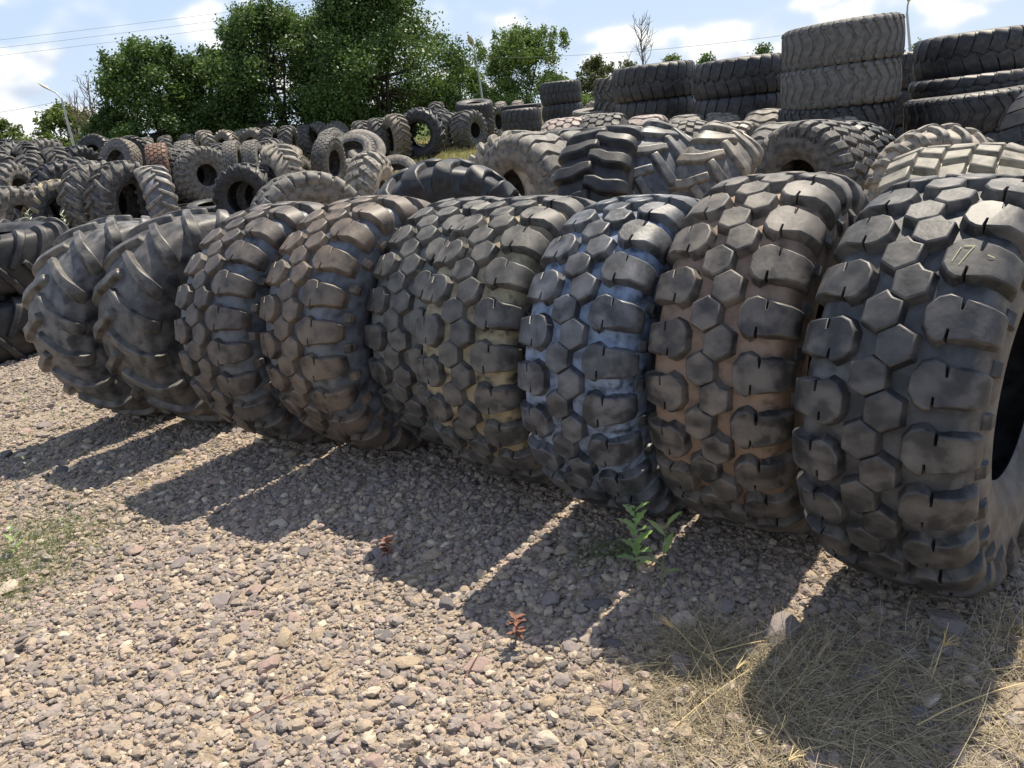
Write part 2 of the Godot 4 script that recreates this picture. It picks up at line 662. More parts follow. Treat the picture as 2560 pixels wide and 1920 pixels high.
func stone_color() -> Color:
	var r := rng.randf()
	var c: Color
	if r < .40:
		c = Color(.27, .235, .215).lerp(Color(.20, .18, .175), rng.randf())
	elif r < .72:
		c = Color(.38, .305, .225).lerp(Color(.30, .245, .19), rng.randf())
	elif r < .86:
		c = Color(.34, .265, .235).lerp(Color(.27, .21, .20), rng.randf())
	elif r < .94:
		c = Color(.50, .43, .34)
	else:
		c = Color(.13, .12, .12)
	return c.lerp(Color(.35, .295, .24), .32) * rng.randf_range(.95, 1.32)


func build_gravel() -> void:
	var m := StandardMaterial3D.new()
	m.vertex_color_use_as_albedo = true
	m.albedo_texture = noise_tex(.03, [[0.0, Color(.62, .61, .60)], [.5, Color(.85, .84, .83)], [1.0, Color(1, 1, 1)]], 11, 256, 5)
	m.uv1_triplanar = true
	m.uv1_world_triplanar = true
	m.uv1_scale = Vector3.ONE * 9.0
	m.roughness = .9
	m.metallic_specular = .25
	m.heightmap_enabled = true
	m.heightmap_texture = sets.grain
	m.heightmap_scale = .12
	sets.stone_mat = m
	var shapes := []
	for k in 6:
		shapes.append(stone_mesh(40 + k, 13 + k % 4, 6))
	for k in 6:
		var where := []
		var tint := []
		rng.seed = 900 + k
		# three layers: grit, pebbles and broken stone, thinning to the left and far
		for layer in 3:
			var count: int = [34000, 52000, 12000][layer]
			for i in count:
				var x := rng.randf_range(-6.5, 2.6)
				var z := rng.randf_range(-8.5, -.9)
				var d := Vector2(x, z).length()
				if x < -1.3 + z * .75 or x > .9 - z * .58 or (x > -2.7 and z < -2.9 + (x - 1.42) * .71):
					continue
				if d > 5.2 and rng.randf() < .55:
					continue
				if layer < 2 and patchy.get_noise_2d(x * 5.0, z * 5.0 + 30) < -.2 and rng.randf() < .75:
					continue
				var s: float = 1.0 * [rng.randf_range(.0035, .008), .008 + .010 * pow(rng.randf(), 1.6), .015 + .022 * pow(rng.randf(), 2.4)][layer]
				if x < -2.2 and z < -3.2 and layer == 2 and rng.randf() < .5:
					continue
				var b := Basis(Vector3.UP, rng.randf() * TAU) * Basis.from_euler(Vector3(rng.randfn() * .25, 0, rng.randfn() * .25))
				where.append(Transform3D(b.scaled(Vector3.ONE * s), Vector3(x, height(x, z) + s * rng.randf_range(-.12, .42), z)))
				tint.append(stone_color())
		var mm := MultiMesh.new()
		mm.transform_format = MultiMesh.TRANSFORM_3D
		mm.use_colors = true
		mm.mesh = shapes[k]
		mm.instance_count = where.size()
		for i in where.size():
			mm.set_instance_transform(i, where[i])
			mm.set_instance_color(i, tint[i])
		var o := MultiMeshInstance3D.new()
		o.multimesh = mm
		o.material_override = m
		o.name = numbered("gravel")
		add_child(o)
		tag(o, "", "", "", "stuff")


var tens := ["", "ten", "twenty", "thirty", "forty", "fifty", "sixty", "seventy", "eighty", "ninety"]
var ones := ["zero", "one", "two", "three", "four", "five", "six", "seven", "eight", "nine", "ten", "eleven", "twelve", "thirteen", "fourteen", "fifteen", "sixteen", "seventeen", "eighteen", "nineteen"]


func spoken(n: int) -> String:
	if n < 20:
		return ones[n]
	return tens[n / 10] + ("" if n % 10 == 0 else "-" + ones[n % 10])


func build_stones(cam: Camera3D, sun: Vector3) -> void:
	var shapes := []
	for k in 8:
		shapes.append(stone_mesh(70 + k, 14 + k % 5, 14))
	var mats := []
	var tones := [["grey", Color(.25, .22, .21)], ["dark grey", Color(.155, .145, .145)], ["tan", Color(.37, .30, .22)], ["pinkish", Color(.34, .255, .225)], ["pale", Color(.50, .43, .35)]]
	for t in tones:
		var m: StandardMaterial3D = sets.stone_mat.duplicate()
		m.vertex_color_use_as_albedo = false
		m.albedo_color = t[1].linear_to_srgb()
		mats.append(m)
	var spots := [[1.32, -2.12, .085, 0], [1.13, -2.02, .055, 0], [.79, -2.19, .078, 0], [.43, -2.06, .06, 0], [-.60, -2.95, .066, 0], [.10, -2.22, .045, 0], [1.10, -1.83, .05, 4], [.95, -1.95, .052, 0], [.05, -2.5, .045, 0], [1.33, -1.78, .07, 2], [.0, -1.98, .04, 2], [-.18, -1.95, .035, 3], [-.95, -3.05, .045, 1], [-1.22, -2.72, .05, 0], [-1.55, -2.75, .04, 3], [.65, -2.35, .05, 0], [.22, -2.44, .05, 1], [-.45, -2.25, .045, 2], [-.55, -2.4, .04, 1], [-1.45, -3.15, .05, 0]]
	rng.seed = 77
	while spots.size() < 280:
		var x := rng.randf_range(-3.4, 1.75)
		var z := rng.randf_range(-5.2, -1.25)
		if z < -2.3 + (x - 1.25) * .71 - .25:
			continue
		var free := true
		for q in spots:
			free = free and Vector2(x - q[0], z - q[1]).length() > .085
		if free:
			spots.append([x, z, .028 + .026 * pow(rng.randf(), 1.8), [0, 0, 1, 2, 2, 3, 3, 4][rng.randi() % 8]])
	var inv := cam.global_transform.affine_inverse()
	var f := 1.0 / tan(deg_to_rad(cam.fov) * .5)
	for q in spots:
		var p := Vector3(q[0], height(q[0], q[1]) + q[2] * .18, q[1])
		var l := inv * p
		if l.z > -.2:
			continue
		var u: float = .5 + l.x / -l.z * f * .375
		var v: float = .5 - l.y / -l.z * f * .5
		if u < -.01 or u > 1.01 or v > 1.02:
			continue
		var size := "large" if q[2] > .05 else ("middling" if q[2] > .037 else "small")
		var o := put("stone", shapes[rng.randi() % 8], mats[q[3]])
		o.transform = Transform3D((Basis(Vector3.UP, rng.randf() * TAU) * Basis.from_euler(Vector3(rng.randfn() * .15, 0, rng.randfn() * .15))).scaled(Vector3(q[2], q[2] * rng.randf_range(.7, 1.0), q[2])), p)
		tag(o, "%s %s stone in the gravel, %s hundredths across and %s down the picture" % [size, tones[q[3]][0], spoken(clampi(int(u * 100), 0, 99)), spoken(clampi(int(v * 100), 0, 99))], "stone", "broken stones lying in the gravel")


# ---------------------------------------------------------------- plants
func blade(st: SurfaceTool, p: Vector3, dir: Vector3, length: float, w: float, sag: float, segs := 3, kink := 0.0) -> void:
	var d := dir.normalized()
	var prev := []
	var q := p
	for k in segs + 1:
		var t := float(k) / segs
		var side := d.cross(Vector3.UP)
		if side.length() < .05:
			side = Vector3.RIGHT
		side = side.normalized()
		var up := side.cross(d).normalized()
		var r := w * (1.0 - t * .75)
		var ring := [q + side * r, q + up * r * .8 - side * r * .5, q - up * r * .8 - side * r * .5]
		if k > 0:
			for i in 3:
				var j := (i + 1) % 3
				for v in [prev[i], ring[i], ring[j], prev[i], ring[j], prev[j]]:
					st.add_vertex(v)
		prev = ring
		d = (d + Vector3(0, -sag / segs, 0) + Vector3(rng.randfn(), 0, rng.randfn()) * kink).normalized()
		q += d * length / segs


func leaf(st: SurfaceTool, p: Vector3, dir: Vector3, up: Vector3, length: float, w: float, lobes: int) -> void:
	# a leaf blade with a fold along its middle; lobes give it a toothed edge
	var d := dir.normalized()
	var s := d.cross(up).normalized()
	var n := s.cross(d).normalized()
	var steps := maxi(4, lobes * 2)
	var L := []
	var M := []
	var Q := []
	for k in steps + 1:
		var t := float(k) / steps
		var e := sin(PI * pow(t, .8)) * w
		if lobes > 0:
			e *= 1.0 if k % 2 else .55
		var c := p + d * length * t - n * length * .22 * t * t
		M.append(c)
		L.append(c + s * e + n * e * .25 + d * e * .25)
		Q.append(c - s * e + n * e * .25 + d * e * .25)
	for k in steps:
		for v in [M[k], M[k + 1], L[k], M[k + 1], L[k + 1], L[k], M[k], Q[k], M[k + 1], M[k + 1], Q[k], Q[k + 1]]:
			st.add_vertex(v)


func leafy(c: Color, back: float) -> StandardMaterial3D:
	var m := mat_plain(c, .55, .4)
	m.cull_mode = BaseMaterial3D.CULL_DISABLED
	m.backlight_enabled = true
	m.backlight = Color(back, back, back)
	return m


func weed(label: String, at: Vector3, tall: float, count: int, lobes: int, green: Color, group := "", lean := Vector3.ZERO, from := 0.0, big := 1.0) -> void:
	var o := thing("weed", label, "weed", group)
	o.position = at
	var gm := leafy(green, .9)
	var st := begin()
	var d := (Vector3.UP + lean).normalized()
	blade(st, Vector3.ZERO, d, tall, tall * .013, -.05, 4)
	put("stem", done(st), mat_plain(green * .9, .7), o)
	for k in count:
		var t := from + (1.0 - from) * (k + .6) / count
		var a := k * 2.4 + rng.randf() * .6
		st = begin()
		var size := tall * (.34 - .14 * absf(t - .45)) * rng.randf_range(.8, 1.2) * big
		leaf(st, d * tall * t, Vector3(cos(a), .55 + t * .7, sin(a)), Vector3.UP, size, size * (.30 if lobes else .16), lobes)
		put("leaf", done(st), gm, o)


func build_plants() -> void:
	rng.seed = 5
	var lit := Color(.20, .33, .07)
	weed("tall green weed with toothed leaves in the shade before the blue-dusted tyre", Vector3(.405, 0, -2.66), .27, 15, 3, Color(.24, .42, .10), "", Vector3.ZERO, 0.05, .95)
	weed("slender green weed with narrow leaves beside the toothed weed", Vector3(.47, 0, -2.54), .26, 6, 0, lit, "", Vector3(.12, 0, 0), .1, 1.3)
	weed("small three-leaved weed at the foot of the second tractor tyre", Vector3(-1.95, 0, -4.70), .14, 4, 0, Color(.12, .22, .06))
	weed("bright leafy weed at the left edge among the stones", Vector3(-2.34, 0, -3.30), .15, 9, 2, lit)
	weed("pale upright sprout right of the leafy weed at the left edge", Vector3(-2.20, 0, -3.46), .10, 6, 0, lit)
	weed("low dark sprout in the sun just before the long left shadow", Vector3(-2.80, 0, -4.25), .12, 5, 0, Color(.10, .18, .05))
	weed("thin seedy weed at the very left edge beside the tractor tyre shadow", Vector3(-2.80, 0, -3.86), .20, 8, 0, lit)
	weed("little weed behind the first tractor tyre, nearest its tread", Vector3(-3.15, 0, -4.85), .10, 5, 0, lit)
	weed("yellow-green sprout in the sunny gravel left of the tractor tyres", Vector3(-3.1, 0, -5.25), .11, 5, 0, lit)
	weed("small weed at the top left corner of the bare gravel", Vector3(-3.55, 0, -5.6), .13, 6, 0, lit)
	weed("tiny weed at the sunny foot of the yellow-dusted tyre", Vector3(.02, 0, -2.92), .07, 4, 0, Color(.11, .2, .05))
	weed("green sprig growing out between the flat tyre and the clean chevron tread", Vector3(-5.95, height(-5.95, -12.7), -12.7), .5, 9, 0, lit, "", Vector3.ZERO, .3, .5)
	weed("leafy sprig rising behind the left-edge tractor tyre pile", Vector3(-4.64, 0, -8.29), 1.22, 14, 0, lit, "", Vector3.ZERO, .8, .16)
	weed("second leafy sprig right of the first behind the left-edge tyre pile", Vector3(-4.38, 0, -8.43), 1.16, 14, 0, lit, "", Vector3.ZERO, .8, .16)
	# reddish dead dock by the boulder in the shadow tip, and another
	for q in [["reddish dried weed on the boulder at the yellow-dusted tyre's shadow tip", Vector3(-.58, .0, -2.86), .17], ["reddish dried weed lying at the edge of the blue tyre's shadow", Vector3(-.08, 0, -2.28), .12]]:
		var o := thing("dried_weed", q[0], "dried weed")
		o.position = q[1]
		var st := begin()
		blade(st, Vector3.ZERO, Vector3(.1, 1, .1), q[2], .003, .1, 4)
		put("stem", done(st), mat_plain(Color(.20, .09, .05)), o)
		st = begin()
		for k in 22:
			var p: Vector3 = Vector3(.1, 1, .1).normalized() * q[2] * rng.randf_range(.35, 1.0)
			leaf(st, p, Vector3(rng.randfn(), rng.randf(), rng.randfn()), Vector3.UP, .035, .008, 0)
		put("leaves", done(st), mat_plain(Color(.17, .075, .045)), o)
	# low green grass at the left and in the shade
	var st := begin()
	for k in 9000:
		var x := rng.randf_range(-4.6, -1.75)
		var z := rng.randf_range(-6.6, -2.6)
		if patchy.get_noise_2d(x * 14.0 + 9, z * 14.0) < .12 - .10 * ss(-1.8, -2.6, x):
			continue
		blade(st, Vector3(x, height(x, z), z), Vector3(rng.randfn() * .5, 1, rng.randfn() * .5), rng.randf_range(.014, .05), .0015, .4, 2)
	for k in 2600:
		var x := -2.28 + rng.randfn() * .22
		var z := -3.25 + rng.randfn() * .30
		blade(st, Vector3(x, height(x, z), z), Vector3(rng.randfn() * .5, 1, rng.randfn() * .5), rng.randf_range(.03, .075), .0014, .5, 2)
	for k in 500:
		var x := .33 + rng.randfn() * .09
		var z := -2.80 + rng.randfn() * .06
		blade(st, Vector3(x, height(x, z), z), Vector3(rng.randfn() * .5, 1, rng.randfn() * .5), rng.randf_range(.02, .06), .0012, .5, 2)
	tag(put("grass", done(st), leafy(Color(.15, .20, .055), .6)), "low green grass in the gravel at the left", "grass", "", "stuff")
	# dry grass litter
	st = begin()
	for k in 7600:
		st.set_color(Color(.52, .43, .26).lerp(Color(.30, .265, .20), rng.randf()) * rng.randf_range(.75, 1.2))
		var x := 0.0
		var z := 0.0
		if k < 4400:
			x = .82 + rng.randfn() * .30
			z = -1.86 + rng.randfn() * .17
		elif k < 5500:
			x = .50 + rng.randfn() * .09
			z = -2.08 + rng.randfn() * .07
		elif k < 6700:
			x = rng.randf_range(.1, 1.8)
			z = -1.55 + (x - .8) * -.1 + rng.randfn() * .16
		else:
			x = 1.55 + rng.randfn() * .14
			z = -1.98 + rng.randfn() * .16
		blade(st, Vector3(x, height(x, z) + rng.randf_range(.0, .03), z), Vector3(rng.randfn(), rng.randf_range(-.05, .45), rng.randfn()), rng.randf_range(.05, .14) + .16 * pow(rng.randf(), 4.0), rng.randf_range(.0007, .0016), .4, 4, .14)
	for k in 900:
		st.set_color(Color(.50, .41, .25).lerp(Color(.28, .25, .19), rng.randf() * .7))
		var q: Vector2 = [Vector2(.52, -2.16), Vector2(.78, -2.0), Vector2(1.55, -1.98), Vector2(.62, -1.85)][k % 4] + Vector2(rng.randfn(), rng.randfn()) * Vector2(.09, .06)
		blade(st, Vector3(q.x, height(q.x, q.y), q.y), Vector3(rng.randfn() * .8, rng.randf_range(.3, 1.1), rng.randfn() * .8), rng.randf_range(.08, .24), rng.randf_range(.0008, .0015), .75, 5, .12)
	for k in 1400:
		st.set_color(Color(.50, .40, .23) * rng.randf_range(.7, 1.15))
		var x := rng.randf_range(-3.2, 1.2)
		var z := rng.randf_range(-4.4, -1.4)
		if k < 420:
			x = -2.0 + rng.randfn() * .16
			z = -3.98 + rng.randfn() * .13
		blade(st, Vector3(x, height(x, z) + rng.randf_range(.0, .012), z), Vector3(rng.randfn(), rng.randf_range(-.02, .15), rng.randfn()), rng.randf_range(.03, .13), rng.randf_range(.0005, .001), .12, 3, .12)
	var straw := leafy(Color.WHITE, .35)
	straw.vertex_color_use_as_albedo = true
	tag(put("dry_grass", done(st), straw), "flattened dry grass on the gravel at the lower right", "dry grass", "", "stuff")
	# long bent stalks that stand out
	var stalk := mat_plain(Color(.55, .43, .21), .7)
	var long := [["long dry stalk rising steeply at the lower right edge before the nearest tyre", Vector3(1.42, .02, -1.93), Vector3(.10, .75, .05), .34], ["thick dry stalk running slantwise over the shaded stones at the lower right", Vector3(1.0, .03, -1.72), Vector3(.8, .17, -.25), .55], ["dry stalk arching out of the tuft toward the sunlit gap", Vector3(.52, .04, -2.08), Vector3(.7, .35, .1), .26], ["pair of pale dry stalks crossing the sunny gravel below the tuft", Vector3(.32, .02, -1.78), Vector3(.75, .28, -.5), .40], ["straight dry stalk leaning left out of the tuft", Vector3(.50, .03, -2.10), Vector3(-.5, .8, -.2), .18], ["dry stalk with a bent tip standing among the shaded stones", Vector3(1.12, .02, -1.88), Vector3(.18, .9, .0), .20], ["long thin straw lying along the bottom edge below the tuft", Vector3(.30, .02, -1.52), Vector3(.9, .18, -.3), .42]]
	for q in long:
		var o := thing("dry_grass_stalk", q[0], "dry stalk", "long dry grass stalks")
		o.position = q[1]
		var s := begin()
		blade(s, Vector3.ZERO, q[2], q[3], .0026, .35, 6, .03)
		put("stem", done(s), stalk, o)
		s = begin()
		for k in 7:
			blade(s, q[2].normalized() * q[3] * .8 + Vector3(0, -.03, 0), q[2] + Vector3(rng.randfn(), rng.randfn(), rng.randfn()) * .25, .05, .002, .4, 2)
		put("seed_head", done(s), stalk, o)
	# dark red twigs lying in the gravel
	for q in [["dark red twig lying slantwise in the sunny gravel at the lower left", Vector3(-.95, .02, -2.02), Vector3(.8, .02, -.5), .42], ["short dark twig on the gravel in the middle of the photo", Vector3(-.25, .02, -2.12), Vector3(.3, .03, -.8), .26]]:
		var s := begin()
		blade(s, q[1], q[2], q[3], .003, .02, 6, .06)
		tag(put("twig", done(s), mat_plain(Color(.14, .06, .045))), q[0], "twig")
	# tall grass beyond the tyres
	var st2 := begin()
	for k in 9000:
		var d := rng.randf_range(19, 34)
		var a := rng.randf_range(-.13, .05)
		if k > 5200:
			d = rng.randf_range(40, 60)
			a = rng.randf_range(-.6, .25)
		var x := sin(a) * d
		var z := -cos(a) * d
		blade(st2, Vector3(x, height(x, z) - .02, z), Vector3(rng.randfn() * .3, 1, rng.randfn() * .3), rng.randf_range(.08, .3) * (1.0 if k < 5200 else 2.2), .008 * (1.0 if k < 5200 else 2.0), .3, 2)
	tag(put("grass", done(st2), leafy(Color(.33, .29, .10), .6)), "dry yellow grass on the open ground behind the smooth dark arch", "grass", "", "stuff")


# ---------------------------------------------------------------- trees
func tube(st: SurfaceTool, pts: Array, r0: float, r1: float, sides := 6) -> void:
	var prev := []
	for k in pts.size():
		var t := float(k) / (pts.size() - 1)
		var d: Vector3 = (pts[mini(k + 1, pts.size() - 1)] - pts[maxi(k - 1, 0)]).normalized()
		var a := d.cross(Vector3(.31, .2, .93)).normalized()
		var b := a.cross(d).normalized()
		var ring := []
		for i in sides:
			ring.append(pts[k] + (a * cos(TAU * i / sides) + b * sin(TAU * i / sides)) * lerpf(r0, r1, t))
		if k > 0:
			for i in sides:
				var j := (i + 1) % sides
				for v in [prev[i], prev[j], ring[i], prev[j], ring[j], ring[i]]:
					st.add_vertex(v)
		prev = ring


func crown_width(t: float, low: float) -> float:
	# share of the half width at share t of the height
	return pow(maxf(sin(PI * clampf(lerpf(low, 1.0, t), 0, 1)), 0.0), .62)


func tree(called: String, label: String, at: Vector3, tall: float, wide: float, leaves: int, size: float, dark: Color, light: Color, seed_: int, bottom := .05, group := "", shoots := 16, low := .2) -> Node3D:
	rng.seed = seed_
	var o := thing(called, label, "tree", group)
	o.position = at
	var clumps := []
	var n := int(50 + wide * tall * 1.25)
	for k in n:
		var t := bottom + (1.0 - bottom) * pow(rng.randf(), .85 if low < .4 else 1.25)
		var w := wide * .5 * crown_width(t, low) * (1.0 + .16 * sin(t * 9 + seed_))
		var a := rng.randf() * TAU
		var r := w * sqrt(rng.randf_range(.18, 1.0))
		clumps.append([Vector3(cos(a) * r, t * tall * .94, sin(a) * r), rng.randf_range(.45, .95) * clampf(tall / 8.0, .5, 1.2), 1.0])
	for k in shoots:
		var a := rng.randf() * TAU
		var r := wide * .5 * sqrt(rng.randf()) * .75
		var y := tall * (.80 + .20 * (1.0 - r / (wide * .5))) * rng.randf_range(.86, 1.04)
		clumps.append([Vector3(cos(a) * r, y, sin(a) * r), .30 * clampf(tall / 8.0, .5, 1.2), 2.2])
	var st := begin()
	st.set_smooth_group(0)
	var stems := 3 + rng.randi() % 3
	for k in stems:
		var a := TAU * k / stems + rng.randf()
		var lean := wide * .22 * rng.randf_range(.3, 1.0)
		var top := Vector3(cos(a) * lean, tall * rng.randf_range(.6, .9), sin(a) * lean)
		var mid := Vector3(cos(a) * lean * .3, tall * .3, sin(a) * lean * .3)
		tube(st, [Vector3(cos(a) * .15, -.3, sin(a) * .15), mid, top], tall * .017, tall * .004, 6)
		for q in 9:
			var c: Array = clumps[rng.randi() % clumps.size()]
			var s := mid.lerp(top, clampf((c[0].y - mid.y) / maxf(top.y - mid.y, .1), 0, 1) * .8)
			tube(st, [s, s.lerp(c[0], .5) + Vector3(0, .25, 0), c[0]], tall * .006, tall * .0015, 4)
	put("trunk", done(st), sets.bark, o)
	var V := PackedVector3Array()
	var C := PackedColorArray()
	var total := 0.0
	for c in clumps:
		total += pow(c[1], 2.0) * c[2]
	for c in clumps:
		var m := int(leaves * pow(c[1], 2.0) * c[2] / total)
		var tone := rng.randf()
		for i in m:
			var p: Vector3 = c[0] + Vector3(rng.randfn(), rng.randfn() * .75 * c[2], rng.randfn()) * c[1] * .55
			if p.y < .1:
				continue
			var d := Vector3(rng.randfn(), rng.randfn() * .7 - .2, rng.randfn()).normalized()
			var e := d.cross(Vector3(rng.randfn(), rng.randfn(), rng.randfn())).normalized()
			var l := size * rng.randf_range(.7, 1.25)
			var a := p - d * l * .5
			var b := p + d * l * .5
			var w := e * l * .32
			V.append_array([a, p + w, b, a, b, p - w])
			var col := dark.lerp(light, clampf(tone * .6 + rng.randf() * .5, 0, 1))
			for q in 6:
				C.append(col)
	var arr := []
	arr.resize(Mesh.ARRAY_MAX)
	arr[Mesh.ARRAY_VERTEX] = V
	arr[Mesh.ARRAY_COLOR] = C
	var mesh := ArrayMesh.new()
	mesh.add_surface_from_arrays(Mesh.PRIMITIVE_TRIANGLES, arr)
	tag(put("crown", mesh, sets.leaf, o), "", "", "", "stuff")
	return o


func bare_tree(label: String, at: Vector3, tall: float, seed_: int) -> void:
	rng.seed = seed_
	var o := thing("bare_tree", label, "tree")
	o.position = at
	var st := begin()
	tube(st, [Vector3.ZERO, Vector3(.1, tall * .4, 0), Vector3(-.1, tall * .75, .1), Vector3(.15, tall, 0)], tall * .018, tall * .003, 6)
	put("trunk", done(st), sets.deadwood, o)
	for k in 20:
		var t := rng.randf_range(.28, .95)
		var b := Vector3(0, tall * t, 0)
		var a := rng.randf() * TAU
		var l := tall * .36 * (1.1 - t * .7)
		var e := b + Vector3(cos(a) * l * .6, l, sin(a) * l * .6)
		st = begin()
		tube(st, [b, b.lerp(e, .5) + Vector3(cos(a), -.1, sin(a)) * l * .12, e], tall * .006, tall * .0015, 4)
		for q in 4:
			var s := b.lerp(e, rng.randf_range(.3, .9))
			tube(st, [s, s + Vector3(rng.randfn() * .5, rng.randf_range(.3, 1.0), rng.randfn() * .5) * l * .4], tall * .003, tall * .001, 4)
		put("branch", done(st), sets.deadwood, o)


func build_trees() -> void:
	sets.bark = mat_plain(Color(.07, .055, .04), .9, .2)
	sets.deadwood = mat_plain(Color(.16, .125, .10), .9, .2)
	var m := StandardMaterial3D.new()
	m.vertex_color_use_as_albedo = true
	m.roughness = .5
	m.metallic_specular = .45
	m.cull_mode = BaseMaterial3D.CULL_DISABLED
	m.backlight_enabled = true
	m.backlight = Color(.85, .85, .85)
	sets.leaf = m
	var dk := Color(.036, .068, .018)
	var lt := Color(.13, .21, .05)
	var g := "broad trees behind the tyre yard"
	var yg := .25
	tree("broadleaf_tree", "broad bushy tree at the left end of the tall tree group", Vector3(-17.4, yg, -46), 6.6, 6.4, 44000, .165, dk, lt, 31, .04, g, 26)
	tree("broadleaf_tree", "lower ragged tree second in the tall tree group", Vector3(-14.0, yg, -47), 6.0, 6.0, 42000, .165, dk, lt, 32, .04, g, 22)
	tree("broadleaf_tree", "tall feathery tree in the middle of the tall tree group", Vector3(-11.0, yg, -46.5), 7.9, 6.4, 48000, .165, dk, lt, 33, .05, g, 30)
	tree("broadleaf_tree", "tree filling the dip left of the tallest tree", Vector3(-7.9, yg, -47.5), 7.4, 5.6, 40000, .165, dk, lt, 34, .10, g, 18)
	tree("broadleaf_tree", "tallest full tree at the right end of the tall tree group", Vector3(-5.3, yg, -45.5), 9.3, 7.6, 76000, .165, dk, lt, 35, .10, g, 22)
	tree("shrub", "low leafy shrub at the right foot of the tallest tree", Vector3(-1.9, yg, -46), 3.2, 2.6, 3500, .17, dk, lt, 36, .0, "", 8)
	tree("shrub", "dark thicket under the left end of the tall tree group", Vector3(-19.5, yg, -45), 3.4, 4.2, 6000, .18, dk, lt * .8, 37, .0, "", 8)
	var ol := Color(.06, .095, .02)
	var yl := Color(.17, .225, .05)
	tree("broadleaf_tree", "rounded yellow-green tree behind the leaning lamp post", Vector3(-33.0, .2, -67.5), 5.2, 7.5, 11000, .26, ol, yl, 41, .02, "", 12)
	tree("broadleaf_tree", "small tree rising right of the leaning lamp post", Vector3(-29.8, .2, -67), 3.9, 4.5, 6000, .24, ol, yl, 42, .0, "", 8)
	tree("broadleaf_tree", "green tree cut by the left edge below the clouds", Vector3(-43.5, .2, -75), 5.4, 9.0, 10000, .28, ol * .8, yl * .8, 43, .0, "", 12)
	tree("broadleaf_tree", "light green pointed tree behind the middle lamp post", Vector3(3.1, .2, -62), 6.7, 9.4, 46000, .17, Color(.07, .12, .025), Color(.17, .25, .06), 44, .0, "", 44, .62)
	tree("broadleaf_tree", "low pale tree left of the middle lamp post", Vector3(-1.3, .2, -65), 4.9, 6.0, 26000, .18, Color(.07, .12, .025), Color(.17, .25, .06), 45, .0, "", 14, .5)
	tree("broadleaf_tree", "olive tree behind the perched black tyre", Vector3(11.4, .2, -84), 5.4, 5.0, 6500, .28, Color(.07, .085, .03), Color(.12, .135, .05), 46, .1, "", 6)
	tree("broadleaf_tree", "pale thin tree right of the olive tree", Vector3(16.4, .2, -94), 5.0, 5.0, 5000, .3, Color(.09, .11, .045), Color(.15, .17, .07), 47, .05, "", 6)
	tree("shrub", "small bush between the pointed tree and the olive tree", Vector3(7.4, .2, -80), 3.9, 3.0, 3000, .26, ol, yl, 48, .0, "", 6)
	tree("broadleaf_tree", "rounded tree top peeping over the black stacks, left one", Vector3(21.0, .2, -93), 5.2, 3.4, 3000, .28, ol, yl, 49, .1, "", 5)
	tree("broadleaf_tree", "darker tree top peeping over the black stacks, right one", Vector3(24.5, .2, -92), 4.8, 2.6, 2500, .28, dk, lt, 50, .1, "", 5)
	tree("broadleaf_tree", "feathery tree top just above the middle black stack", Vector3(25.3, .2, -76), 4.7, 2.0, 1800, .24, dk, lt, 51, .1, "", 8)
	tree("shrub", "tuft of leaves at the foot of the rightmost lamp post", Vector3(20.9, .2, -40), 2.6, 1.4, 1400, .16, ol, yl, 52, .0, "", 6)
	bare_tree("leafless slender tree standing against the clouds above the black stacks", Vector3(15.95, .2, -83.5), 8.2, 61)
	bare_tree("leafless forked tree left of the tall tree group", Vector3(-24.7, .2, -54.7), 5.6, 62)
	bare_tree("smaller leafless tree beside the leaning lamp post", Vector3(-28.2, .2, -60), 5.6, 63)


# ---------------------------------------------------------------- lamps, mast, wires, wall
func lamp(label: String, base: Vector3, top: Vector3, reach: Vector3) -> void:
	var o := thing("street_lamp", label, "street lamp", "lamp posts around the yard")
	o.position = base
	var grey := mat_plain(Color(.42, .45, .46), .5)
	grey.metallic = .3
	var t := top - base
	var st := begin()
	tube(st, [Vector3.ZERO, t * .5, t * .97], .085, .05, 8)
	put("pole", done(st), grey, o)
	st = begin()
	tube(st, [t * .96, t + reach * .4 + Vector3(0, .08, 0), t + reach + Vector3(0, .12, 0)], .04, .035, 6)
	put("arm", done(st), grey, o)
	st = begin()
	var d := reach.normalized()
	var s := d.cross(Vector3.UP).normalized()
	var c := t + reach + Vector3(0, .14, 0)
	var rows := []
	for k in 6:
		var f := k / 5.0
		var w: float = [.05, .15, .18, .17, .12, .03][k]
		var row := []
		for a in 8:
			row.append(c + d * (f * .62 - .05) + s * cos(TAU * a / 8) * w + Vector3.UP * sin(TAU * a / 8) * w * .55 + Vector3.UP * f * .16)
		rows.append(row)
	for k in 5:
		for a in 8:
			var b := (a + 1) % 8
			for v in [rows[k][a], rows[k][b], rows[k + 1][a], rows[k][b], rows[k + 1][b], rows[k + 1][a]]:
				st.add_vertex(v)
	put("lamp_head", done(st), mat_plain(Color(.50, .44, .36), .6), o)


func wire(label: String, a: Vector3, b: Vector3, sag: float, r := .009) -> void:
	var pts := []
	for k in 13:
		var t := k / 12.0
		pts.append(a.lerp(b, t) - Vector3(0, sag * 4 * t * (1 - t), 0))
	var st := begin()
	tube(st, pts, r, r, 4)
	tag(put("overhead_wire", done(st), mat_plain(Color(.10, .11, .13), .6)), label, "wire")


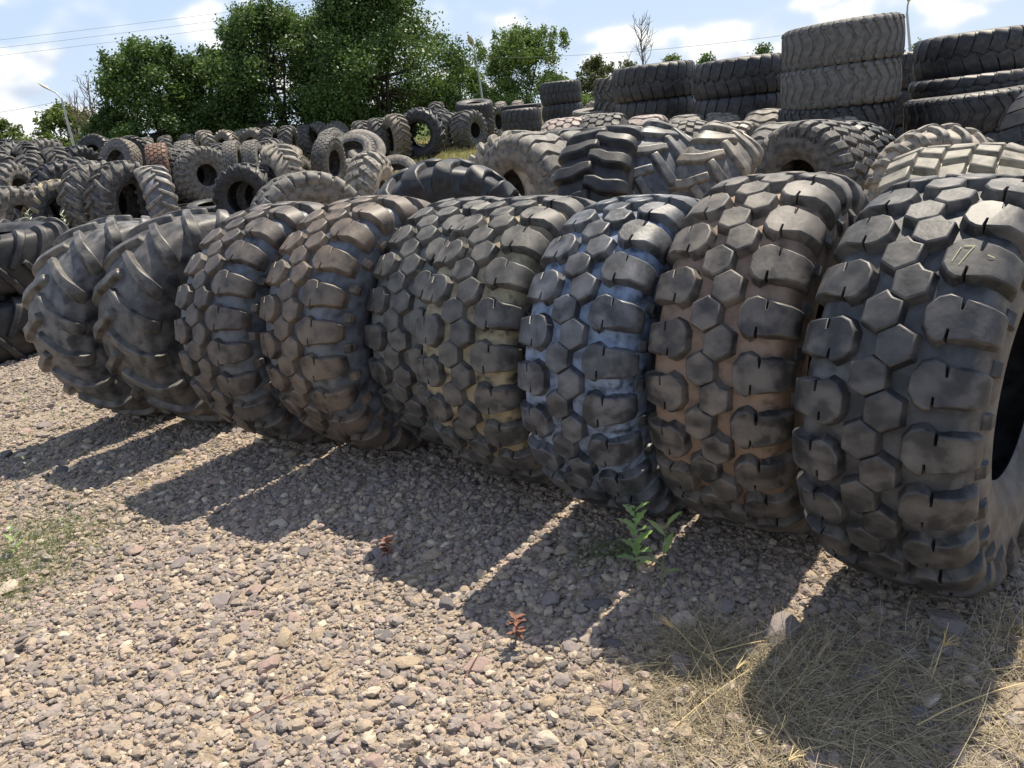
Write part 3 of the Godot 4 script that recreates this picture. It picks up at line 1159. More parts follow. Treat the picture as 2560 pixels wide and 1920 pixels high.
func build_structures() -> void:
	lamp("leaning lamp post by the bushy tree at the left", Vector3(-24.0, .2, -49.5), Vector3(-23.97, 4.9, -49.5), Vector3(-.55, .25, .0))
	lamp("lamp post in front of the light green pointed tree", Vector3(.12, .2, -50), Vector3(-.11, 4.9, -50), Vector3(-.12, .25, .35))
	lamp("lamp post in the gap between the tall grey stack and the edge stack", Vector3(20.6, .2, -40), Vector3(20.09, 4.15, -40.2), Vector3(-.08, .25, .3))
	wire("wire running left from the leaning lamp post to the edge", Vector3(-32.5, 4.5, -52.5), Vector3(-24.0, 4.62, -49.5), .12)
	wire("wire running right from the leaning lamp post into the trees", Vector3(-24.0, 4.62, -49.5), Vector3(-20.0, 3.9, -50.5), .1)
	wire("wire from the middle lamp post toward the tallest tree", Vector3(-8.0, 4.1, -52), Vector3(-.1, 4.6, -50), .12)
	wire("wire from the middle lamp post toward the black stacks", Vector3(-.1, 4.6, -50), Vector3(20.2, 3.9, -40.2), .45)
	wire("upper power line crossing the sky above the bushy trees", Vector3(-55, 11.4, -76), Vector3(-13.9, 13.8, -89), .15, .012)
	wire("middle power line crossing the sky above the bushy trees", Vector3(-55, 10.8, -76), Vector3(-13.9, 13.2, -89), .2, .012)
	wire("lower power line crossing the sky above the bushy trees", Vector3(-55, 10.2, -76), Vector3(-14.0, 12.5, -89), .2, .012)
	# radio mast
	var o := thing("radio_mast", "slim lattice radio mast with antennas far behind the tall trees", "mast")
	o.position = Vector3(-35.2, 0, -166.3)
	var red := mat_plain(Color(.34, .30, .30), .6)
	for k in 3:
		var a := TAU * k / 3
		var st := begin()
		tube(st, [Vector3(cos(a) * .9, 0, sin(a) * .9), Vector3(cos(a) * .35, 23, sin(a) * .35)], .07, .06, 4)
		put("leg", done(st), red, o)
	for k in 23:
		var w := lerpf(.9, .35, k / 23.0)
		var st := begin()
		for q in 3:
			var a := TAU * q / 3
			var b := TAU * (q + 1) / 3
			tube(st, [Vector3(cos(a) * w, k, sin(a) * w), Vector3(cos(b) * w, k + 1, sin(b) * w)], .03, .03, 3)
		put("lattice", done(st), red, o)
	for k in 5:
		var a := TAU * k / 5
		var b := BoxMesh.new()
		b.size = Vector3(.34, 1.5, .2)
		var p := put("antenna", b, mat_plain(Color(.5, .5, .52), .5), o)
		p.position = Vector3(cos(a) * .75, 22.2 - (k % 2) * 1.5, sin(a) * .75)
	# grey wall far left
	var w := thing("concrete_wall", "low grey concrete wall far off behind the left tyre crowd", "wall")
	w.position = Vector3(-22.1, 0, -55.8)
	w.rotation.y = .38
	for k in 4:
		var b := BoxMesh.new()
		b.size = Vector3(.98, 1.62, .14)
		var p := put("wall_panel", b, mat_plain(Color(.30, .29, .28) * (1.0 - .05 * k), .9, .2), w)
		p.position = Vector3(k - 1.5, .81, 0)
	for k in 5:
		var b := BoxMesh.new()
		b.size = Vector3(.1, 1.7, .18)
		put("wall_post", b, mat_plain(Color(.26, .25, .24), .9, .2), w).position = Vector3(k - 2.0, .85, 0)


# ---------------------------------------------------------------- sky
func sky_picture() -> ImageTexture:
	var w := 1536
	var h := 768
	var im := Image.create(w, h, false, Image.FORMAT_RGBF)
	var n := FastNoiseLite.new()
	n.noise_type = FastNoiseLite.TYPE_SIMPLEX_SMOOTH
	n.seed = 21
	n.frequency = 1.0
	n.fractal_octaves = 6
	n.fractal_gain = .5
	var big := FastNoiseLite.new()
	big.seed = 8
	big.frequency = 1.0
	big.fractal_octaves = 2
	for j in h:
		var el := (.5 - (j + .5) / h) * PI
		var up := maxf(sin(el), 0.0)
		var blue := Color(.38, .48, .61).lerp(Color(.22, .36, .62), pow(up, .6)).lerp(Color(.085, .155, .34), ss(.30, .85, up))
		blue = blue.lerp(Color(.47, .53, .60), exp(-up * 8.0) * .8)
		if el < -.01:
			for i in w:
				im.set_pixel(i, j, Color(.35, .33, .30))
			continue
		for i in w:
			var az := ((i + .5) / w - .5) * TAU
			var k := 1.0 / (up + .42)
			var p := Vector3(sin(az) * cos(el) * k * 2.3, up * 5.2, -cos(az) * cos(el) * k * 2.3)
			var d := n.get_noise_3dv(p * 1.9) + .7 * big.get_noise_3dv(p * .5 + Vector3(3, 0, 7)) - .02
			var e := n.get_noise_3dv(p * 1.9 + Vector3(0, .2, 0)) + .7 * big.get_noise_3dv(p * .5 + Vector3(3, .08, 7)) - .02
			var a := maxf(ss(.02, .20, d), .45 * ss(-.25, .25, d))
			var shade := clampf(.72 + (d - e) * 2.6 - ss(.22, .7, d) * .45, 0.0, 1.0)
			var white := Color(.40, .45, .53).lerp(Color(.70, .695, .69), shade)
			im.set_pixel(i, j, blue.lerp(white, a * .92))
	return ImageTexture.create_from_image(im)


func _ready() -> void:
	var cam := Camera3D.new()
	cam.name = "camera"
	cam.fov = 51.3
	cam.near = .05
	cam.far = 600.0
	add_child(cam)
	cam.transform = Transform3D(Basis(Vector3.RIGHT, deg_to_rad(-19.0)) * Basis(Vector3.BACK, deg_to_rad(-6.0)), Vector3(0, 1.72, 0))
	var env := Environment.new()
	env.background_mode = Environment.BG_SKY
	var sky := Sky.new()
	var pano := PanoramaSkyMaterial.new()
	pano.panorama = sky_picture()
	sky.sky_material = pano
	env.sky = sky
	env.tonemap_mode = Environment.TONE_MAPPER_LINEAR
	env.tonemap_exposure = 1.66
	env.sdfgi_enabled = true
	env.ssao_enabled = true
	env.ssil_enabled = true
	var we := WorldEnvironment.new()
	we.environment = env
	we.name = "world"
	add_child(we)
	var sun := DirectionalLight3D.new()
	sun.name = "sun"
	sun.light_color = Color(1.0, .955, .88)
	sun.light_energy = 1.6
	sun.light_angular_distance = .5
	sun.shadow_enabled = true
	add_child(sun)
	var e := deg_to_rad(60.0)
	sun.look_at_from_position(Vector3(.605 * cos(e), sin(e), -.797 * cos(e)) * 10.0, Vector3.ZERO)

	bumps.seed = 3
	bumps.frequency = .6
	bumps.fractal_octaves = 4
	patchy.seed = 4
	patchy.frequency = .35
	patchy.fractal_octaves = 4
	sets.grain = noise_tex(.12, [[0.0, Color.BLACK], [.4, Color(.5, .5, .5)], [1.0, Color.WHITE]], 2, 256, 5)
	build_ground()
	build_gravel()

	# casing, tread; the colours are the rubber's and the dust's own
	var blk := Color(.016, .016, .018)
	var rb := Color(.030, .029, .029)
	rubbers = {
		"black": [rubber(Color(.012, .012, .014), Color(.038, .036, .035), .12, 101, .58), rubber(Color(.012, .012, .014), Color(.045, .043, .041), .12, 102, .55)],
		"slate": [rubber(Color(.012, .013, .017), Color(.032, .035, .042), .1, 103, .55), rubber(Color(.012, .013, .016), Color(.040, .042, .046), .1, 104, .55)],
		"dusty": [rubber(rb, Color(.12, .11, .10), .22, 105), rubber(rb, Color(.13, .12, .105), .2, 106)],
		"greyd": [rubber(Color(0.036, 0.035, 0.034), Color(0.184, 0.166, 0.143), .3, 107), rubber(Color(0.040, 0.038, 0.036), Color(0.175, 0.161, 0.138), .28, 108)],
		"pale": [rubber(Color(0.058, 0.053, 0.048), Color(0.313, 0.276, 0.221), .36, 109), rubber(Color(0.054, 0.050, 0.046), Color(0.239, 0.216, 0.179), .32, 110)],
		"cream": [rubber(Color(0.122, 0.108, 0.083), Color(0.423, 0.377, 0.285), .4, 111), rubber(Color(0.065, 0.061, 0.054), Color(0.248, 0.230, 0.184), .35, 112)],
		"lit": [rubber(Color(0.029, 0.029, 0.030), Color(0.156, 0.138, 0.120), .25, 113, .5), rubber(Color(0.050, 0.045, 0.040), Color(0.221, 0.189, 0.147), .3, 114, .5)],
		"grey": [rubber(Color(0.023, 0.026, 0.032), Color(0.101, 0.106, 0.120), .22, 115, .5), rubber(Color(0.036, 0.036, 0.037), Color(0.147, 0.143, 0.133), .25, 116, .5)],
		"steel": [rubber(Color(0.036, 0.040, 0.048), Color(0.138, 0.147, 0.161), .28, 117, .5), rubber(Color(0.050, 0.049, 0.048), Color(0.221, 0.202, 0.175), .3, 118, .5)],
		"yellowed": [rubber(Color(0.025, 0.025, 0.027), Color(0.092, 0.092, 0.092), .15, 119), rubber(Color(0.043, 0.040, 0.036), Color(0.368, 0.313, 0.202), .3, 120)],
		"pinkish": [rubber(Color(0.036, 0.033, 0.032), Color(0.147, 0.129, 0.120), .2, 121), rubber(Color(0.079, 0.066, 0.059), Color(0.304, 0.248, 0.216), .35, 122)],
		"rusty": [rubber(Color(0.036, 0.032, 0.030), Color(0.202, 0.120, 0.074), .25, 123), rubber(Color(0.043, 0.040, 0.036), Color(0.276, 0.138, 0.078), .2, 124)],
		"brown": [rubber(Color(0.036, 0.031, 0.026), Color(0.175, 0.143, 0.106), .28, 125), rubber(Color(0.050, 0.043, 0.035), Color(0.202, 0.170, 0.129), .28, 126)],
		"ash": [rubber(Color(.062, .060, .056), Color(.125, .12, .11), .3, 127, .75), rubber(Color(.068, .066, .061), Color(.13, .125, .115), .3, 128, .75)],
	}
	rubbers["brownd"] = [rubbers.greyd[0], rubbers.brown[1]]
	# the front row: each with its own dust between the blocks
	rubbers["front1"] = [rubber(Color(0.022, 0.022, 0.024), Color(0.138, 0.133, 0.129), .22, 201, .55), rubber(Color(0.026, 0.024, 0.023), Color(0.138, 0.129, 0.115), .25, 202, .5)]
	rubbers["front2"] = [rubber(Color(0.023, 0.022, 0.023), Color(0.120, 0.110, 0.101), .2, 203, .55), rubber(Color(0.026, 0.024, 0.023), Color(0.129, 0.120, 0.106), .22, 204, .5)]
	rubbers["front3"] = [rubber(Color(0.023, 0.027, 0.032), Color(0.120, 0.133, 0.152), .25, 205, .5), rubber(Color(0.023, 0.021, 0.021), Color(0.110, 0.092, 0.078), .22, 206, .55)]
	rubbers["front4"] = [rubber(Color(0.023, 0.027, 0.032), Color(0.129, 0.138, 0.156), .28, 207, .5), rubber(Color(0.029, 0.024, 0.022), Color(0.147, 0.115, 0.087), .28, 208, .55)]
	rubbers["front5"] = [rubber(Color(.020, .023, .025), Color(.17, .175, .16), .28, 209, .6), rubber(Color(.022, .023, .024), Color(.12, .115, .105), .22, 210, .6)]
	rubbers["front6"] = [rubber(Color(.030, .028, .024), Color(.30, .25, .155), .36, 211, .65, 2.2), rubber(Color(.021, .021, .022), Color(.12, .113, .10), .2, 212, .6)]
	rubbers["front7"] = [rubber(Color(.018, .025, .042), Color(.20, .26, .36), .27, 213, .55, 2.6), rubber(Color(.018, .020, .024), Color(.13, .135, .145), .17, 214, .5)]
	rubbers["front8"] = [rubber(Color(.038, .029, .023), Color(.22, .15, .105), .40, 215, .65, 2.2), rubber(Color(.022, .021, .021), Color(.15, .13, .11), .2, 216, .6)]
	rubbers["front9"] = [rubber(Color(.015, .017, .021), Color(.10, .105, .11), .12, 217, .55), rubber(Color(.018, .019, .021), Color(.115, .108, .10), .14, 218, .55)]
	var fg := "tyres standing in the front row"
	tyre("r1f", "front1", Vector3(-2.407, .665, -5.233), ax(37), .665, .05, true, "first front-row tyre, a tractor tyre with worn sweeping lugs at the left", fg, 1.12)
	tyre("r1f", "front2", Vector3(-1.841, .673, -4.957), ax(37), .673, .02, true, "second front-row tyre, a tractor tyre with a dark sidewall beside the bluish one", fg, 1.08)
	tyre("hex", "front3", Vector3(-1.162, .679, -4.481), ax(37.5), .679, .02, true, "dark hexagon-block tyre with bluish casing, next to the two tractor tyres", fg, .94)
	tyre("hex", "front4", Vector3(-.643, .682, -4.227), ax(37.5), .682, .11, true, "hexagon-block tyre with brown-topped blocks, left of the green-grey half hidden one", fg, .94)
	tyre("hex", "front5", Vector3(-.125, .661, -4.07), ax(37.5), .661, .04, true, "green-grey hexagon-block tyre half hidden behind the yellow-dusted one", fg, .9)
	tyre("hex", "front6", Vector3(.17, .669, -3.642), ax(37.5), .669, .15, true, "hexagon-block tyre with yellow dust between its blocks", fg, .94)
	tyre("hex", "front7", Vector3(.577, .669, -3.246), ax(37.5), .669, .06, true, "hexagon-block tyre with blue dust between its blocks", fg, .87)
	tyre("hex", "front8", Vector3(1.055, .699, -3.005), ax(38), .699, .13, true, "hexagon-block tyre with rust-brown dust between its blocks", fg, .87)
	var last := tyre("hex", "front9", Vector3(1.467, .692, -2.505), ax(46), .692, .0, true, "nearest, largest hexagon-block tyre, black, with chalk marks on one block", fg, .88)
	chalk(last)

	size_letters(tyre("traction", "dusty", Vector3(3.509, 0.616, -8.923), Vector3(-0.830, 0.087, 0.550), 0.660, 0.54, true, "chunky loader tyre marked 17.5-25 on its dark sidewall, leaning back behind the rust-brown tyre", "loader tyres behind the front row", 1.400))
	tyre("traction", "black", Vector3(4.018, 0.562, -9.260), Vector3(-0.830, 0.087, 0.550), 0.647, 1.49, false, "tyre standing straight behind the tyre marked 17.5-25", "tyres standing in file behind others")
	tyre("r1", "pale", Vector3(4.019, 0.608, -7.340), Vector3(-0.476, -0.139, 0.869), 0.600, 5.03, true, "pale tractor tyre lying back as a toothed arch before the stack at the edge", "loader tyres behind the front row")
	tyre("cross", "cream", Vector3(2.372, 0.655, -4.090), Vector3(0.787, 0.000, 0.617), 0.670, 3.66, true, "cream-dusted tyre of square stepped blocks right behind the big nearest tyre", "loader tyres behind the front row")
	tyre("groove", "black", Vector3(6.283, 0.699, -8.977), Vector3(0.423, 0.000, 0.906), 0.750, 0.59, false, "black tyre cut by the edge beside the cream-dusted block tyre", "loader tyres behind the front row")
	tyre("r4", "lit", Vector3(1.717, 0.787, -6.904), Vector3(0.766, -0.545, 0.341), 0.680, 2.72, true, "leaning tyre with long tan bar lugs, right of its grey leaning twin", "loader tyres behind the front row")
	tyre("r4", "grey", Vector3(1.216, 0.856, -6.964), Vector3(0.770, -0.574, 0.279), 0.680, 3.01, true, "leaning grey tyre with curled bar lugs and a bluish casing, left of its tan twin", "loader tyres behind the front row")
	tyre("l3w", "black", Vector3(0.997, 0.745, -6.785), Vector3(0.896, 0.000, 0.444), 0.760, 1.00, true, "dark worn loader tyre with thick stepped lugs, left of the leaning bar-lug pair", "loader tyres behind the front row", 0.900)
	tyre("l3", "greyd", Vector3(0.469, 0.716, -9.670), Vector3(-0.775, 0.000, 0.632), 0.720, 4.61, true, "grey-brown loader tyre with zigzag chevron bars and its open hole turned to the aisle", "loader tyres behind the front row")
	tyre("l3", "black", Vector3(0.959, 0.716, -10.070), Vector3(-0.775, 0.000, 0.632), 0.706, 0.71, false, "tyre standing straight behind the chevron loader tyre", "tyres standing in file behind others")
	tyre("r1", "pale", Vector3(0.294, 0.725, -9.961), Vector3(-0.740, 0.000, 0.673), 0.740, 2.46, false, "pale tractor tyre whose lugs stick out behind the chevron loader tyre", "loader tyres behind the front row")
	tyre("r1", "pale", Vector3(0.714, 0.685, -10.088), Vector3(-0.914, 0.000, 0.406), 0.700, 3.25, false, "pale lugged tyre squeezed against the chevron loader tyre", "loader tyres behind the front row")
	tyre("r1", "black", Vector3(1.146, 0.666, -13.074), Vector3(0.121, 0.070, 0.990), 0.660, 2.70, false, "black tractor tyre with white glints between its lugs, under the pinkish round-block tyre", "loader tyres behind the front row")
	tyre("r1", "black", Vector3(0.901, 0.601, -11.277), Vector3(0.265, 0.087, 0.960), 0.600, 3.69, false, "low black tractor tyre with pale lug notches, beside the chevron loader tyre", "loader tyres behind the front row")
	tyre("r1b", "slate", Vector3(-0.377, 0.707, -6.143), Vector3(0.113, -0.052, 0.992), 0.710, 4.63, true, "big black tractor tyre lying back as a smooth dark arch with shoulder notches", "loader tyres behind the front row")
	tyre("fold", "pale", Vector3(-1.880, 0.634, -12.697), Vector3(0.965, -0.174, 0.198), 0.680, 6.01, true, "crumpled tyre folded at the top with pale split blocks, beside the smooth dark arch", "tyres across the aisle")
	tyre("notch", "greyd", Vector3(-2.105, 0.633, -9.455), Vector3(0.415, 0.035, 0.909), 0.640, 1.78, true, "grey tyre with a plain sidewall and half-round notches, next to the crumpled tyre", "tyres across the aisle")
	tyre("notch", "dusty", Vector3(-2.359, 0.612, -10.011), Vector3(0.415, 0.035, 0.909), 0.627, 4.07, false, "tyre standing straight behind the notched grey tyre", "tyres standing in file behind others")
	tyre("r1", "black", Vector3(-4.653, 0.599, -15.724), Vector3(-0.233, 0.070, 0.970), 0.640, 4.37, true, "black tractor tyre facing out with swept white-tipped lugs and a wide dark hole", "tyres across the aisle")
	tyre("r1", "dusty", Vector3(-4.505, 0.555, -16.337), Vector3(-0.233, 0.070, 0.970), 0.627, 1.84, false, "tyre standing straight behind the black swept-lug tyre", "tyres standing in file behind others")
	tyre("r1", "dusty", Vector3(-4.358, 0.511, -16.950), Vector3(-0.233, 0.070, 0.970), 0.627, 0.01, false, "second tyre in file behind the black swept-lug tyre", "tyres standing in file behind others")
	tyre("r1", "pale", Vector3(-3.994, 0.781, -16.267), Vector3(-0.863, -0.174, 0.474), 0.720, 6.11, false, "pale tan tractor tyre just behind the black swept-lug tyre", "tyres across the aisle")
	tyre("traction", "greyd", Vector3(-7.336, 0.859, -21.452), Vector3(0.706, 0.000, 0.709), 0.720, 1.87, true, "grey lugged tyre standing face-on with a round black hole, above a flat truck tyre", "tyres across the aisle")
	tyre("traction", "dusty", Vector3(-7.811, 0.859, -21.929), Vector3(0.706, 0.000, 0.709), 0.706, 1.97, false, "tyre standing straight behind the grey face-on tyre", "tyres standing in file behind others")
	tyre("traction", "dusty", Vector3(-8.286, 0.859, -22.406), Vector3(0.706, 0.000, 0.709), 0.706, 5.60, false, "second tyre in file behind the grey face-on tyre", "tyres standing in file behind others")
	tyre("block", "black", Vector3(-6.094, 0.277, -17.825), Vector3(0.045, 0.990, 0.132), 0.500, 3.67, false, "small truck tyre lying flat below the grey face-on tyre", "tyres across the aisle")
	tyre("r1", "greyd", Vector3(-7.104, 0.810, -15.138), Vector3(0.905, 0.070, 0.419), 0.760, 2.96, true, "bent tractor tyre with pale curled sidewall, left of the pair by the chevron tread", "tyres across the aisle")
	tyre("r1", "dusty", Vector3(-6.494, 0.766, -14.831), Vector3(0.879, -0.052, 0.474), 0.760, 4.86, true, "bent tractor tyre with an oval black hole, touching the clean chevron tread", "tyres across the aisle")
	tyre("r1", "dusty", Vector3(-7.032, 0.798, -15.122), Vector3(0.879, -0.052, 0.474), 0.745, 0.19, false, "tyre standing behind the bent tyre with the oval hole", "tyres standing in file behind others")
	tyre("r1", "steel", Vector3(-5.947, 0.691, -14.748), Vector3(0.875, 0.000, -0.484), 0.700, 4.44, true, "narrow tractor tyre showing a clean chevron tread straight on, beside the bent pair", "tyres across the aisle")
	tyre("r1", "yellowed", Vector3(-7.826, 0.679, -15.058), Vector3(0.736, 0.035, 0.676), 0.640, 2.35, true, "tractor tyre with yellowed lugs and a wide black hole behind the leftmost front tyre", "tyres across the aisle")
	tyre("r1", "dusty", Vector3(-8.239, 0.660, -15.437), Vector3(0.736, 0.035, 0.676), 0.627, 0.57, false, "tyre standing straight behind the yellow-lugged tyre", "tyres standing in file behind others")
	tyre("r1", "dusty", Vector3(-8.652, 0.640, -15.816), Vector3(0.736, 0.035, 0.676), 0.627, 4.15, false, "second tyre in file behind the yellow-lugged tyre", "tyres standing in file behind others")
	tyre("r1", "greyd", Vector3(-8.301, 0.667, -14.390), Vector3(0.927, 0.000, 0.375), 0.640, 5.85, true, "tractor tyre at the left edge, pressed against the yellow-lugged one", "tyres across the aisle")
	tyre("r1", "black", Vector3(-4.828, 0.846, -7.734), Vector3(0.018, 0.999, 0.030), 0.760, 1.30, true, "black tractor tyre lying flat with upright lugs, topmost of the left-edge pile", "tractor tyres lying at the left edge")
	tyre("r1", "black", Vector3(-4.925, 0.288, -7.551), Vector3(0.029, 0.999, 0.044), 0.760, 3.96, false, "lower black tractor tyre lying flat under another at the left edge", "tractor tyres lying at the left edge")
	tyre("rock", "pinkish", Vector3(1.228, 0.741, -12.893), Vector3(0.943, 0.000, 0.333), 0.750, 1.87, true, "pinkish tyre with rounded cobble blocks, first in the row under the small stack", "loader tyres in rows before the stacks")
	tyre("rock", "dusty", Vector3(1.841, 0.741, -12.885), Vector3(0.939, 0.000, 0.344), 0.750, 4.66, true, "dark grey tyre with rounded cobble blocks, right of the pinkish cobble tyre", "loader tyres in rows before the stacks")
	tyre("rock", "greyd", Vector3(1.857, 0.741, -14.180), Vector3(0.954, 0.000, 0.300), 0.740, 4.54, false, "grey cobble-block tyre half hidden behind the dark cobble tyre", "loader tyres in rows before the stacks")
	tyre("l3", "pinkish", Vector3(2.576, 0.695, -13.369), Vector3(0.892, 0.000, 0.453), 0.700, 1.37, true, "pink-tinged chevron tyre right of the two cobble-block tyres", "loader tyres in rows before the stacks")
	tyre("l3", "greyd", Vector3(3.344, 0.661, -13.901), Vector3(0.917, 0.000, 0.399), 0.660, 5.21, false, "grey chevron tyre second in the row just under the black stacks", "loader tyres in rows before the stacks")
	tyre("cross", "greyd", Vector3(2.963, 0.640, -12.383), Vector3(0.917, 0.000, 0.398), 0.650, 4.13, true, "grey tyre with staggered blocks, behind the pair of leaning bar-lug tyres", "loader tyres in rows before the stacks")
	tyre("l3", "pale", Vector3(4.042, 0.684, -14.042), Vector3(0.898, 0.000, 0.439), 0.680, 4.29, true, "pale chevron tyre at the foot of the middle black stack", "loader tyres in rows before the stacks")
	tyre("traction", "lit", Vector3(3.211, 0.625, -10.746), Vector3(0.802, 0.000, 0.597), 0.640, 5.15, true, "tyre with square shiny blocks behind the tan leaning bar-lug tyre", "loader tyres in rows before the stacks")
	tyre("l3", "pale", Vector3(4.490, 0.649, -13.399), Vector3(0.879, 0.000, 0.478), 0.650, 2.69, true, "pale chevron tyre at the foot of the tall grey stack", "loader tyres in rows before the stacks")
	tyre("l3", "greyd", Vector3(3.448, 0.615, -9.741), Vector3(0.814, 0.000, 0.581), 0.630, 4.76, true, "grey chevron tyre squeezed between the shiny blocks and the 17.5-25 tyre", "loader tyres in rows before the stacks")
	tyre("r4", "pale", Vector3(4.817, 0.577, -11.294), Vector3(0.838, 0.000, 0.546), 0.590, 5.52, false, "pale bar-lug tyre below the bottom of the tall grey stack", "loader tyres in rows before the stacks")
	tyre("r4", "black", Vector3(4.973, 0.476, -11.105), Vector3(0.776, 0.000, 0.631), 0.600, 0.64, false, "small dark tyre peeping out behind the 17.5-25 tyre", "loader tyres in rows before the stacks")
	tyre("block", "greyd", Vector3(2.866, 1.288, -22.215), Vector3(0.005, 0.995, 0.104), 0.550, 5.34, false, "thin truck tyre lying flat above the cobble-block tyres", "loader tyres in rows before the stacks")
	tyre("r1", "pale", Vector3(4.678, 0.965, -34.989), Vector3(-0.610, 0.000, 0.792), 0.700, 2.47, false, "pale toothed arc of a tractor tyre left of the black stacks", "loader tyres in rows before the stacks")
	tyre("r1", "slate", Vector3(-2.246, 1.138, -29.481), Vector3(-0.303, 0.000, 0.953), 0.900, 3.01, true, "tall tractor tyre standing on dry grass with a view through its hole", "tractor tyres standing beyond the dry grass")
	tyre("r1", "brown", Vector3(-3.123, 1.078, -29.435), Vector3(-0.913, 0.000, 0.408), 0.840, 0.92, false, "brownish chevron tractor tyre leaning against the see-through one", "tractor tyres standing beyond the dry grass")
	tyre("r1", "dusty", Vector3(-3.831, 1.045, -30.044), Vector3(-0.955, 0.000, 0.297), 0.800, 4.39, false, "dark tractor tyre left of the brownish chevron tyre", "tractor tyres standing beyond the dry grass")
	tyre("r1", "dusty", Vector3(-4.622, 1.038, -31.557), Vector3(-0.949, 0.000, 0.315), 0.780, 1.83, false, "bluish tractor tyre at the gap below the big tree trunk", "tractor tyres standing beyond the dry grass")
	tyre("r1w", "dusty", Vector3(-0.660, 1.001, -33.583), Vector3(0.800, 0.000, 0.600), 0.800, 5.47, true, "wide barrel-shaped tractor tyre with an upright oval hole, past the dry grass", "tractor tyres standing beyond the dry grass")
	tyre("r1w", "dusty", Vector3(-1.435, 1.001, -34.164), Vector3(0.800, 0.000, 0.600), 0.784, 1.73, false, "tyre standing straight behind the barrel-shaped tyre", "tyres standing in file behind others")
	tyre("r1", "dusty", Vector3(-1.787, 1.105, -35.327), Vector3(0.978, 0.000, 0.210), 0.840, 3.53, false, "dark tractor tyre between the see-through tyre and the barrel-shaped one", "tractor tyres standing beyond the dry grass")
	tyre("r1", "dusty", Vector3(-2.195, 1.492, -40.287), Vector3(0.993, 0.000, 0.120), 0.840, 2.51, false, "far dark tractor tyre peering over the one beside the barrel-shaped tyre", "tractor tyres standing beyond the dry grass")
	tyre("r1", "dusty", Vector3(-0.017, 1.065, -38.167), Vector3(-0.966, 0.000, 0.259), 0.800, 3.85, false, "tractor tyre with pale slanting lugs just right of the barrel-shaped tyre", "tractor tyres standing beyond the dry grass")
	tyre("r1", "black", Vector3(0.547, 1.065, -44.242), Vector3(0.877, 0.000, 0.480), 0.800, 1.23, false, "narrow black tractor tyre beside the black upright stack", "tractor tyres standing beyond the dry grass")
	tyre("groove", "black", Vector3(-0.363, 1.778, -35.260), Vector3(0.032, 0.985, 0.171), 0.800, 1.13, false, "black tyre lying tilted on top of the barrel-shaped tyre", "tractor tyres standing beyond the dry grass")
	tyre("l3", "pale", Vector3(1.117, 1.381, -52.743), Vector3(0.981, 0.000, 0.194), 0.750, 4.69, false, "pale worn tyre behind the tilted black tyre", "tractor tyres standing beyond the dry grass")
	tyre("l3", "pale", Vector3(2.170, 1.347, -52.731), Vector3(0.977, 0.000, 0.214), 0.750, 4.72, false, "pale worn tyre just behind the black upright stack", "tractor tyres standing beyond the dry grass")
	tyre("l3", "pale", Vector3(3.393, 1.015, -52.706), Vector3(0.972, 0.000, 0.237), 0.750, 3.56, false, "pale worn tyre low between the two small black stacks", "tractor tyres standing beyond the dry grass")
	tyre("block", "brownd", Vector3(-4.175, 0.626, -18.480), Vector3(0.987, 0.105, 0.126), 0.550, 5.78, false, "truck tyre of cobble tread standing behind the black swept-lug tyre", "truck tyres heaped in the middle")
	tyre("block", "dusty", Vector3(-3.255, 1.012, -17.056), Vector3(0.956, -0.139, 0.260), 0.540, 1.29, false, "truck tyre with dark honeycomb tread above the notched grey tyre", "truck tyres heaped in the middle")
	tyre("block", "greyd", Vector3(-5.391, 1.064, -19.460), Vector3(0.997, 0.070, -0.026), 0.540, 5.34, false, "pale honeycomb truck tyre above the black swept-lug tyre", "truck tyres heaped in the middle")
	tyre("block", "greyd", Vector3(-5.893, 1.096, -19.471), Vector3(0.993, 0.000, -0.119), 0.540, 1.06, false, "worn pale truck tyre right of the grey face-on tyre", "truck tyres heaped in the middle")
	tyre("block", "greyd", Vector3(-3.377, 1.143, -18.831), Vector3(0.913, 0.242, 0.329), 0.540, 6.06, false, "truck tyre with slashed tread tilted behind the honeycomb tyre", "truck tyres heaped in the middle")
	tyre("block", "greyd", Vector3(-2.941, 1.105, -18.204), Vector3(-0.009, 0.766, 0.643), 0.540, 3.92, false, "truck tyre lying back with a stepped tread edge above the crumpled tyre", "truck tyres heaped in the middle")
	tyre("rib", "greyd", Vector3(-2.041, 0.536, -18.024), Vector3(0.006, 0.669, 0.743), 0.520, 3.81, true, "truck tyre with fine ribbed tread lying back before the see-through tyre", "truck tyres heaped in the middle")
	tyre("rib", "greyd", Vector3(-2.868, 1.126, -19.429), Vector3(0.364, 0.643, 0.674), 0.520, 6.10, false, "ribbed truck tyre tilted behind the lying ribbed one", "truck tyres heaped in the middle")
	tyre("rib", "greyd", Vector3(-3.395, 0.624, -19.983), Vector3(0.747, 0.500, 0.438), 0.520, 4.94, false, "ribbed truck tyre half buried above the crumpled tyre", "truck tyres heaped in the middle")
	tyre("block", "brown", Vector3(-5.082, 1.136, -20.565), Vector3(0.191, 0.940, 0.284), 0.550, 4.96, false, "brownish truck tyre lying under the far tractor row", "truck tyres heaped in the middle")
	tyre("block", "brownd", Vector3(-11.831, 1.251, -27.127), Vector3(-0.423, 0.309, 0.852), 0.800, 0.34, false, "big domed tyre with a fine cobble tread, right of its notched neighbour", "earthmover tyres at the left")
	tyre("notch", "black", Vector3(-14.589, 1.541, -31.564), Vector3(-0.243, 0.375, 0.895), 0.780, 2.32, false, "dark domed tyre with notched edge, half covered by the cobble-tread dome", "earthmover tyres at the left")
	tyre("rock", "rusty", Vector3(-8.440, 1.138, -21.648), Vector3(0.965, 0.000, -0.264), 0.620, 0.53, false, "rust-stained block tyre above the clean chevron tread", "earthmover tyres at the left")
